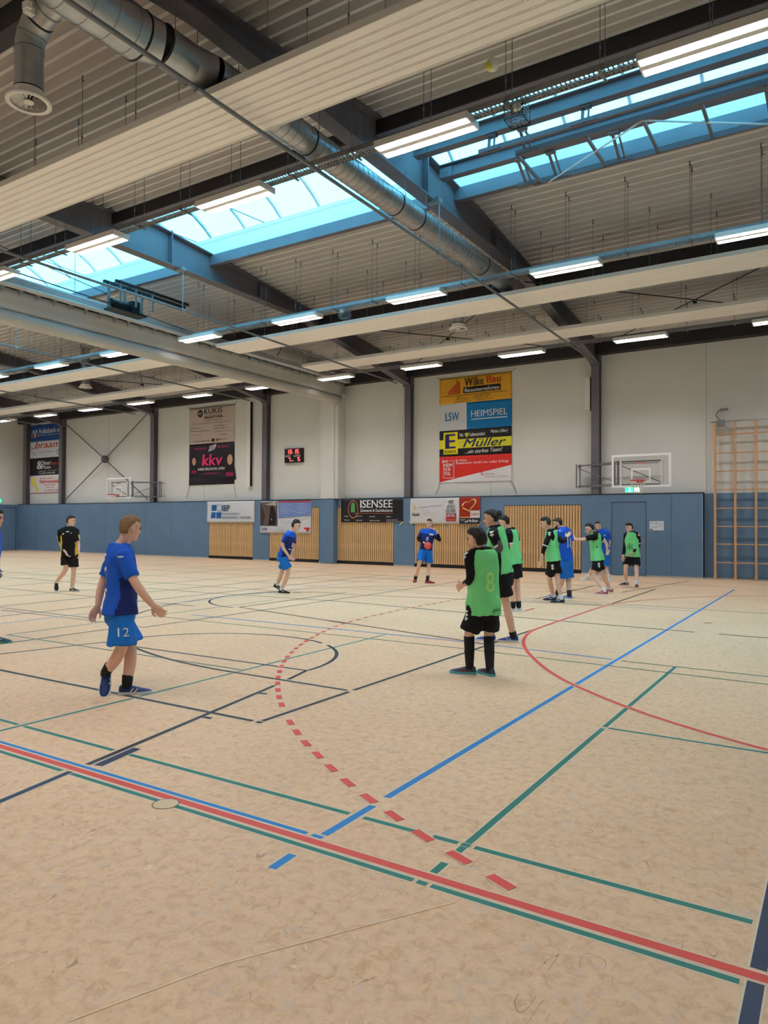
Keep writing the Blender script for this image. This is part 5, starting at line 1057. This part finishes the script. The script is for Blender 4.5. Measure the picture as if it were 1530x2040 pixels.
    for a in 'RL':
        p = A[a]; sl = opt['sleeve'][a] if isinstance(opt['sleeve'], dict) else opt['sleeve']
        if sl <= 1:
            pts = [p[0]+(sh-p[0])*.4+spine*.01, p[0], p[0]+(p[1]-p[0])*sl]; b.tube(pts, [.07*k, .078*k, (.068 if not inner else .06)*k], 16)
        else:
            pts = [p[0]+(sh-p[0])*.4+spine*.01]+bez([p[0], p[1], p[1]+(p[2]-p[1])*(sl-1)], 4); n_ = len(pts)
            b.tube(pts, [.066*k]+[(.064-.03*i/(n_-2))*k for i in range(n_-1)], 16)
    shm = voxel_mesh(b, .0115, 2); ff = folds(.009 if not inner else .005, (seed_of(key)+5) % 991); displace(shm, ff)
    shm.materials.clear(); shm.materials.append(opt['shirtM'])
    if opt.get('panel'):
        shm.materials.append(opt['panel'][0]); ftest = opt['panel'][1]
        for p_ in shm.polygons:
            n_ = p_.normal; c_ = Vector(p_.center); q = (c_-pel).dot(spine)/H_; lat = (c_-pel-spine*(c_-pel).dot(spine)).dot(rg)
            if ftest(n_.dot(fr), n_.dot(rg), q, lat): p_.material_index = 1
    sho = link('undershirt' if inner else 'shirt', shm, t)
    top_mesh, top_obj = shm, sho
    if inner:
        b = MB(); torso(b, .028, opt['bib'], 1.0, .84, .2)
        bbm = voxel_mesh(b, .0115, 2); ff = folds(.012, (seed_of(key)+9) % 983, .5); displace(bbm, ff); bbm.materials.clear(); bbm.materials.append(opt['bibM']); top_obj = link('training_bib', bbm, t); top_mesh = bbm
        # neckline and sleeve trim
    if opt.get('cuff'):
        for a in opt['cuff']:
            p = A[a]; c_ = p[0]+(p[1]-p[0])*.8; d_ = (p[1]-p[0]).normalized(); MB().tube([c_-d_*.012, c_+d_*.012], .064*k, 16).build('sleeve_cuff', M_lett, sho)
    # ---- prints
    for it in opt.get('prints', ()):
        kind, tgt, M_, q, lat, frd, w, h, extra = it       # q along spine, lat sideways, frd: direction (fr,rg) the print faces
        tm, tp_ = {'top': (top_mesh, top_obj), 'shirt': (shm, sho), 'shorts': (sm_, so)}[tgt]
        n_ = (fr*frd[0]+rg*frd[1]).normalized(); u_ = spine.cross(n_).normalized()
        c_ = pel+spine*(q*H_)+rg*lat
        if kind == 'text':
            v, f = refine_text(extra, .03); decal(tp_, tm, 'lettering', v, f, M_, c_, u_, spine, n_, w, h)
        elif kind == 'chev':
            for i in range(extra): decal(tp_, tm, 'chevron', CHEV[0], CHEV[1], M_, c_-spine*(i*h*.8), u_, spine, n_, w, h)
        elif kind == 'block':
            v, f = grid_poly([(0, 0), (1, 0), (1, 1), (0, 1)], 2); decal(tp_, tm, 'printed_block', v, f, M_, c_, u_, spine, n_, w, h)
    # ---- socks and shoes
    for a in 'RL':
        kn, an, td, pi_ = D[LEG_KEY[a]]; an = Vector(an); kn = Vector(kn); d_ = (kn-an).normalized(); sl, sc_ = opt['socks']
        if sl > 0: MB().tube([an-Z*.03, an, an+d_*sl*.5, an+d_*sl], [.046*k, .047*k, (.05 if sl < .2 else .06)*k, (.052 if sl < .2 else .063)*k], 14).build('sock', sc_, t, True)
        shoe(t, an, td, pi_, opt['shoes'], 1.0 if not opt.get('big') else 1.06)
    return t
C_bl = mat('jersey_blue', srgb(24, 92, 208), .7, 0, .25, .06, 6); C_bs = mat('shorts_blue', srgb(28, 118, 214), .7, 0, .25, .05, 6); C_nv = mat('jersey_navy', srgb(28, 42, 112), .7, 0, .25, .3, 40)
C_bk = mat('kit_black', srgb(24, 23, 27), .75, 0, .2); C_gn = mat('bib_green', srgb(126, 230, 148), .75, 0, .2, .05, 8); C_yl = mat('kit_yellow', srgb(238, 212, 40), .7); C_gr = mat('sleeve_grey', srgb(92, 90, 98), .8, 0, .2, .2, 60)
H_br = mat('hair_dark_brown', srgb(56, 42, 36), .6, 0, .3, .3, 70); H_bd = mat('hair_blond', srgb(138, 106, 76), .6, 0, .3, .25, 70); H_bk = mat('hair_black', srgb(34, 28, 28), .55, 0, .3, .3, 70)
P_w = mat('print_white', srgb(238, 240, 240), .6); P_d = mat('print_dark', srgb(20, 70, 52), .7); P_g = mat('print_yellowgreen', srgb(186, 244, 130), .7)
def sh_(a, b_, c): return (mat('shoe_%d_%d_%d' % a, srgb(*a), .6), mat('sole_%d_%d_%d' % b_, srgb(*b_), .6), mat('stripe_%d_%d_%d' % c, srgb(*c), .6))
W_sock = mat('sock_white', srgb(230, 226, 222), .85); B_sock = mat('sock_black', srgb(28, 27, 30), .85)
GREEN = dict(shirtM=C_bk, shortsM=C_bk, bibM=C_gn)
jako = [('text', 'top', P_d, -.2, .08, (-1, .25), .2, .05, 'JAKO')]
chevs = lambda lat, s_: [('chev', 'shorts', P_w, -.14, lat, (-.2, s_), .06, .05, 3), ('chev', 'shirt', P_w, .92, lat*1.05, (-.1, s_), .06, .05, 2)]
person('P1', 'person in blue number 12 kit walking, seen from behind in the near court', dict(vox=.0065, hairM=H_bd, hair=dict(low=-.05, top=.012, vol=.004, rough=.004), shirtM=C_bl, shortsM=C_bs, sleeve=.78, hem=-.06, flare=.3, short_len=.92, short_flare=1.12, k=1.04,
    panel=(C_nv, lambda f, r, q, l: r > .35 and f > -.35 and q < .52 and l > .03), socks=(.1, B_sock), shoes=sh_((38, 62, 120), (226, 228, 230), (230, 232, 236)), big=1,
    prints=[('text', 'top', P_w, .5, -.03, (-1, 0), .2, .24, '12'), ('block', 'top', P_w, .88, .0, (-1, 0), .1, .028, None), ('text', 'shorts', P_w, -.3, .13, (0, 1), .1, .08, '12'), ('block', 'top', P_w, .86, .16, (-.3, 1), .055, .014, None)]))
person('P2', 'person in black and yellow referee kit walking beside the far court', dict(hairM=H_br, hair=dict(low=-.045, top=.018), shirtM=C_bk, shortsM=C_bk, sleeve=.85, hem=-.1, short_len=.7, panel=(C_yl, lambda f, r, q, l: abs(r) > .72 and q < .72 and abs(l) > .1), socks=(.04, W_sock), shoes=sh_((34, 34, 38), (186, 184, 180), (200, 200, 200)),
    prints=[('block', 'top', P_w, .86, 0, (1, 0), .07, .022, None), ('block', 'top', P_w, .78, .1, (1, 0), .045, .03, None), ('block', 'top', P_w, .8, -.08, (1, 0), .025, .02, None)]))
person('P3', 'person in blue kit crouching forward in front of the insurance banner', dict(hairM=H_bk, hair=dict(low=-.05, top=.03, rough=.009), shirtM=C_bl, shortsM=C_bs, sleeve=.8, hem=-.02, short_len=.84, panel=(C_nv, lambda f, r, q, l: f > .15 and q < .85), socks=(.05, W_sock), shoes=sh_((32, 34, 40), (40, 42, 46), (200, 202, 210)),
    prints=[('text', 'top', P_w, .55, 0, (1, .1), .06, .1, '1'), ('block', 'top', P_w, .36, 0, (1, .1), .2, .018, None), ('text', 'shorts', P_w, -.3, .12, (.2, 1), .05, .08, '8')]))
person('P4', 'person in blue kit facing the camera with a red ball at the waist', dict(hairM=H_br, hair=dict(low=-.03, top=.014), shirtM=C_bl, shortsM=C_bs, sleeve={'R': .75, 'L': .75}, hem=.02, short_len=.95, panel=(C_nv, lambda f, r, q, l: f > .2 and q < .8), socks=(.12, B_sock), shoes=sh_((176, 50, 56), (120, 40, 44), (40, 34, 36)),
    prints=[('text', 'top', P_w, .56, .0, (1, 0), .07, .12, '8'), ('block', 'top', P_w, .8, -.1, (1, 0), .12, .05, None), ('block', 'top', P_w, .34, 0, (1, 0), .22, .018, None)]))
person('P5', 'shortest person in green bib standing nearest the camera, back turned', dict(vox=.0065, hairM=H_bk, hair=dict(low=-.07, top=.02, vol=.02, rough=.007), sleeve=1.92, bib=-.2, short_len=.88, k=.96, socks=(.34, B_sock), shoes=sh_((62, 66, 84), (96, 178, 196), (150, 60, 96)), **GREEN,
    prints=[('text', 'top', P_d, -.1, .09, (-1, .2), .16, .045, 'JAKO'), ('text', 'top', P_g, .42, .03, (-1, 0), .11, .22, '8')]+chevs(-.16, -1)))
person('P6', 'tallest person in green bib with tied-back hair and grey sleeve', dict(vox=.0065, hairM=H_bk, hair=dict(low=-.045, top=.012, bun=1), sleeve={'R': .8, 'L': .8}, bib=.05, short_len=.7, k=1.02, socks=(.06, B_sock), shoes=sh_((36, 66, 160), (222, 226, 230), (226, 228, 234)), **GREEN,
    prints=[('text', 'top', P_d, .14, .08, (-1, -.3), .16, .045, 'JAKO')]+chevs(-.17, -1)[1:], cuff='L'))
person('P7', 'person in green bib half hidden behind the tallest one', dict(hairM=H_bk, hair=dict(low=-.05, top=.016), sleeve=.8, bib=0.0, short_len=.7, socks=(.1, B_sock), shoes=sh_((222, 222, 222), (236, 236, 236), (150, 150, 150)), **GREEN, prints=[('text', 'top', P_d, .09, .06, (-1, -.2), .17, .05, 'JAKO')], cuff='LR'))
person('P8', 'person in green bib with hand on the bearded blue player', dict(hairM=H_br, hair=dict(low=-.05, top=.026, rough=.009), sleeve=1.9, bib=0.0, short_len=.76, socks=(.07, W_sock), shoes=sh_((34, 52, 86), (30, 34, 50), (226, 228, 232)), **GREEN, prints=[('text', 'top', P_d, .09, .06, (-1, -.2), .15, .05, 'JAKO')]+chevs(-.17, -1), cuff='L'))
person('P9', 'bearded person in blue kit held by the green bib player', dict(hairM=H_br, hair=dict(low=-.05, top=.006, rough=.003), beard=1, k=1.08, shirtM=C_bl, shortsM=C_bs, sleeve=.8, hem=0.0, short_len=.96, socks=(.1, B_sock), shoes=sh_((58, 96, 168), (210, 214, 222), (220, 224, 230)), prints=[('text', 'top', P_w, .55, 0, (-1, 0), .2, .22, '18')]))
person('P10', 'person in green bib leaning back with one arm stretched out', dict(hairM=H_bk, hair=dict(low=-.045, top=.016), sleeve={'R': .8, 'L': .75}, bib=-.03, short_len=.72, socks=(.09, W_sock), shoes=sh_((168, 40, 56), (226, 214, 214), (220, 220, 224)), **GREEN, prints=[('text', 'top', P_d, .07, .06, (-1, -.3), .13, .05, 'JAKO')]+chevs(-.17, -1)[:1], cuff='R'))
person('P11', 'person in blue kit partly hidden behind the green bib player by the door', dict(hairM=H_br, hair=dict(low=-.035, top=.012), shirtM=C_bl, shortsM=C_bs, sleeve=.8, hem=-.03, short_len=.85, socks=(.08, W_sock), shoes=sh_((220, 222, 226), (236, 236, 236), (190, 196, 206)), prints=[('block', 'top', P_w, .78, -.08, (1, 0), .05, .03, None)]))
person('P12', 'person in green bib standing alone before the blue door', dict(hairM=H_bk, hair=dict(low=-.045, top=.02), sleeve=1.9, bib=-.02, short_len=.74, socks=(.09, W_sock), shoes=sh_((52, 34, 40), (214, 160, 160), (40, 36, 40)), **GREEN, prints=[('text', 'top', P_d, .4, .0, (1, 0), .16, .2, '*')]+chevs(.17, 1)[:1]+chevs(-.17, -1)[:1], cuff='L'))
person('P13', 'person in blue kit cut off by the edge of the picture beside the referee', dict(hairM=H_bk, hair=dict(low=-.05, top=.016), shirtM=C_bl, shortsM=C_bs, sleeve=.8, hem=-.06, short_len=.95, socks=(.08, B_sock), shoes=sh_((40, 66, 74), (60, 150, 150), (200, 204, 210)), prints=[('block', 'top', P_w, .62, .1, (.6, 1), .08, .04, None)]))
# compression sleeves worn by single players
for key, a, M_, s0, s1 in (('P4', 'R', C_bk, .0, .92), ('P4', 'L', C_bk, .0, .8), ('P6', 'L', C_gr, .0, .95), ('P6', 'R', C_gr, .0, .95)):
    D = PEOPLE[key]; e, w = Vector(D[ARM_KEY[a]][0]), Vector(D[ARM_KEY[a]][1]); tt = [o for o in S.objects if o.type == 'EMPTY' and o.name.startswith('person') and (o.location-Vector((*D['base'], 0))).length < .01][0]
    sh = Vector(D['sh']); fc = Vector((*D['face'], 0)); s_ = Vector((fc.y, -fc.x, 0))*(.17 if a == 'R' else -.17); up0 = e+((sh+s_)-e)*.6
    MB().tube(bez([up0, e, e+(w-e)*s1], 4), [.055, .055, .054, .053, .052, .05, .047, .043, .04], 14).build('arm_sleeve', M_, tt, True)
ball = empty('handball', (-9.82, 17.77, 1.06), 'red handball in front of the blue player facing the camera', 'ball')
MB().sphere((-9.82, 17.77, 1.063), .105, 24, 16).build('ball_skin', mat('ball_red', srgb(238, 96, 78), .55), ball, True)
b = MB()
for ax in (Vector((1, 0, 0)), Vector((0, 1, 0)), Vector((0, 0, 1))):
    u_ = ax.orthogonal().normalized(); w_ = ax.cross(u_); b.tube([Vector((-9.82, 17.77, 1.063))+(u_*math.cos(2*math.pi*i/24)+w_*math.sin(2*math.pi*i/24))*.105 for i in range(25)], .0018, 4, False)
b.build('ball_seam', mat('ball_seam', srgb(170, 50, 44), .6), ball)

bpy.data.scenes.remove(WORK)
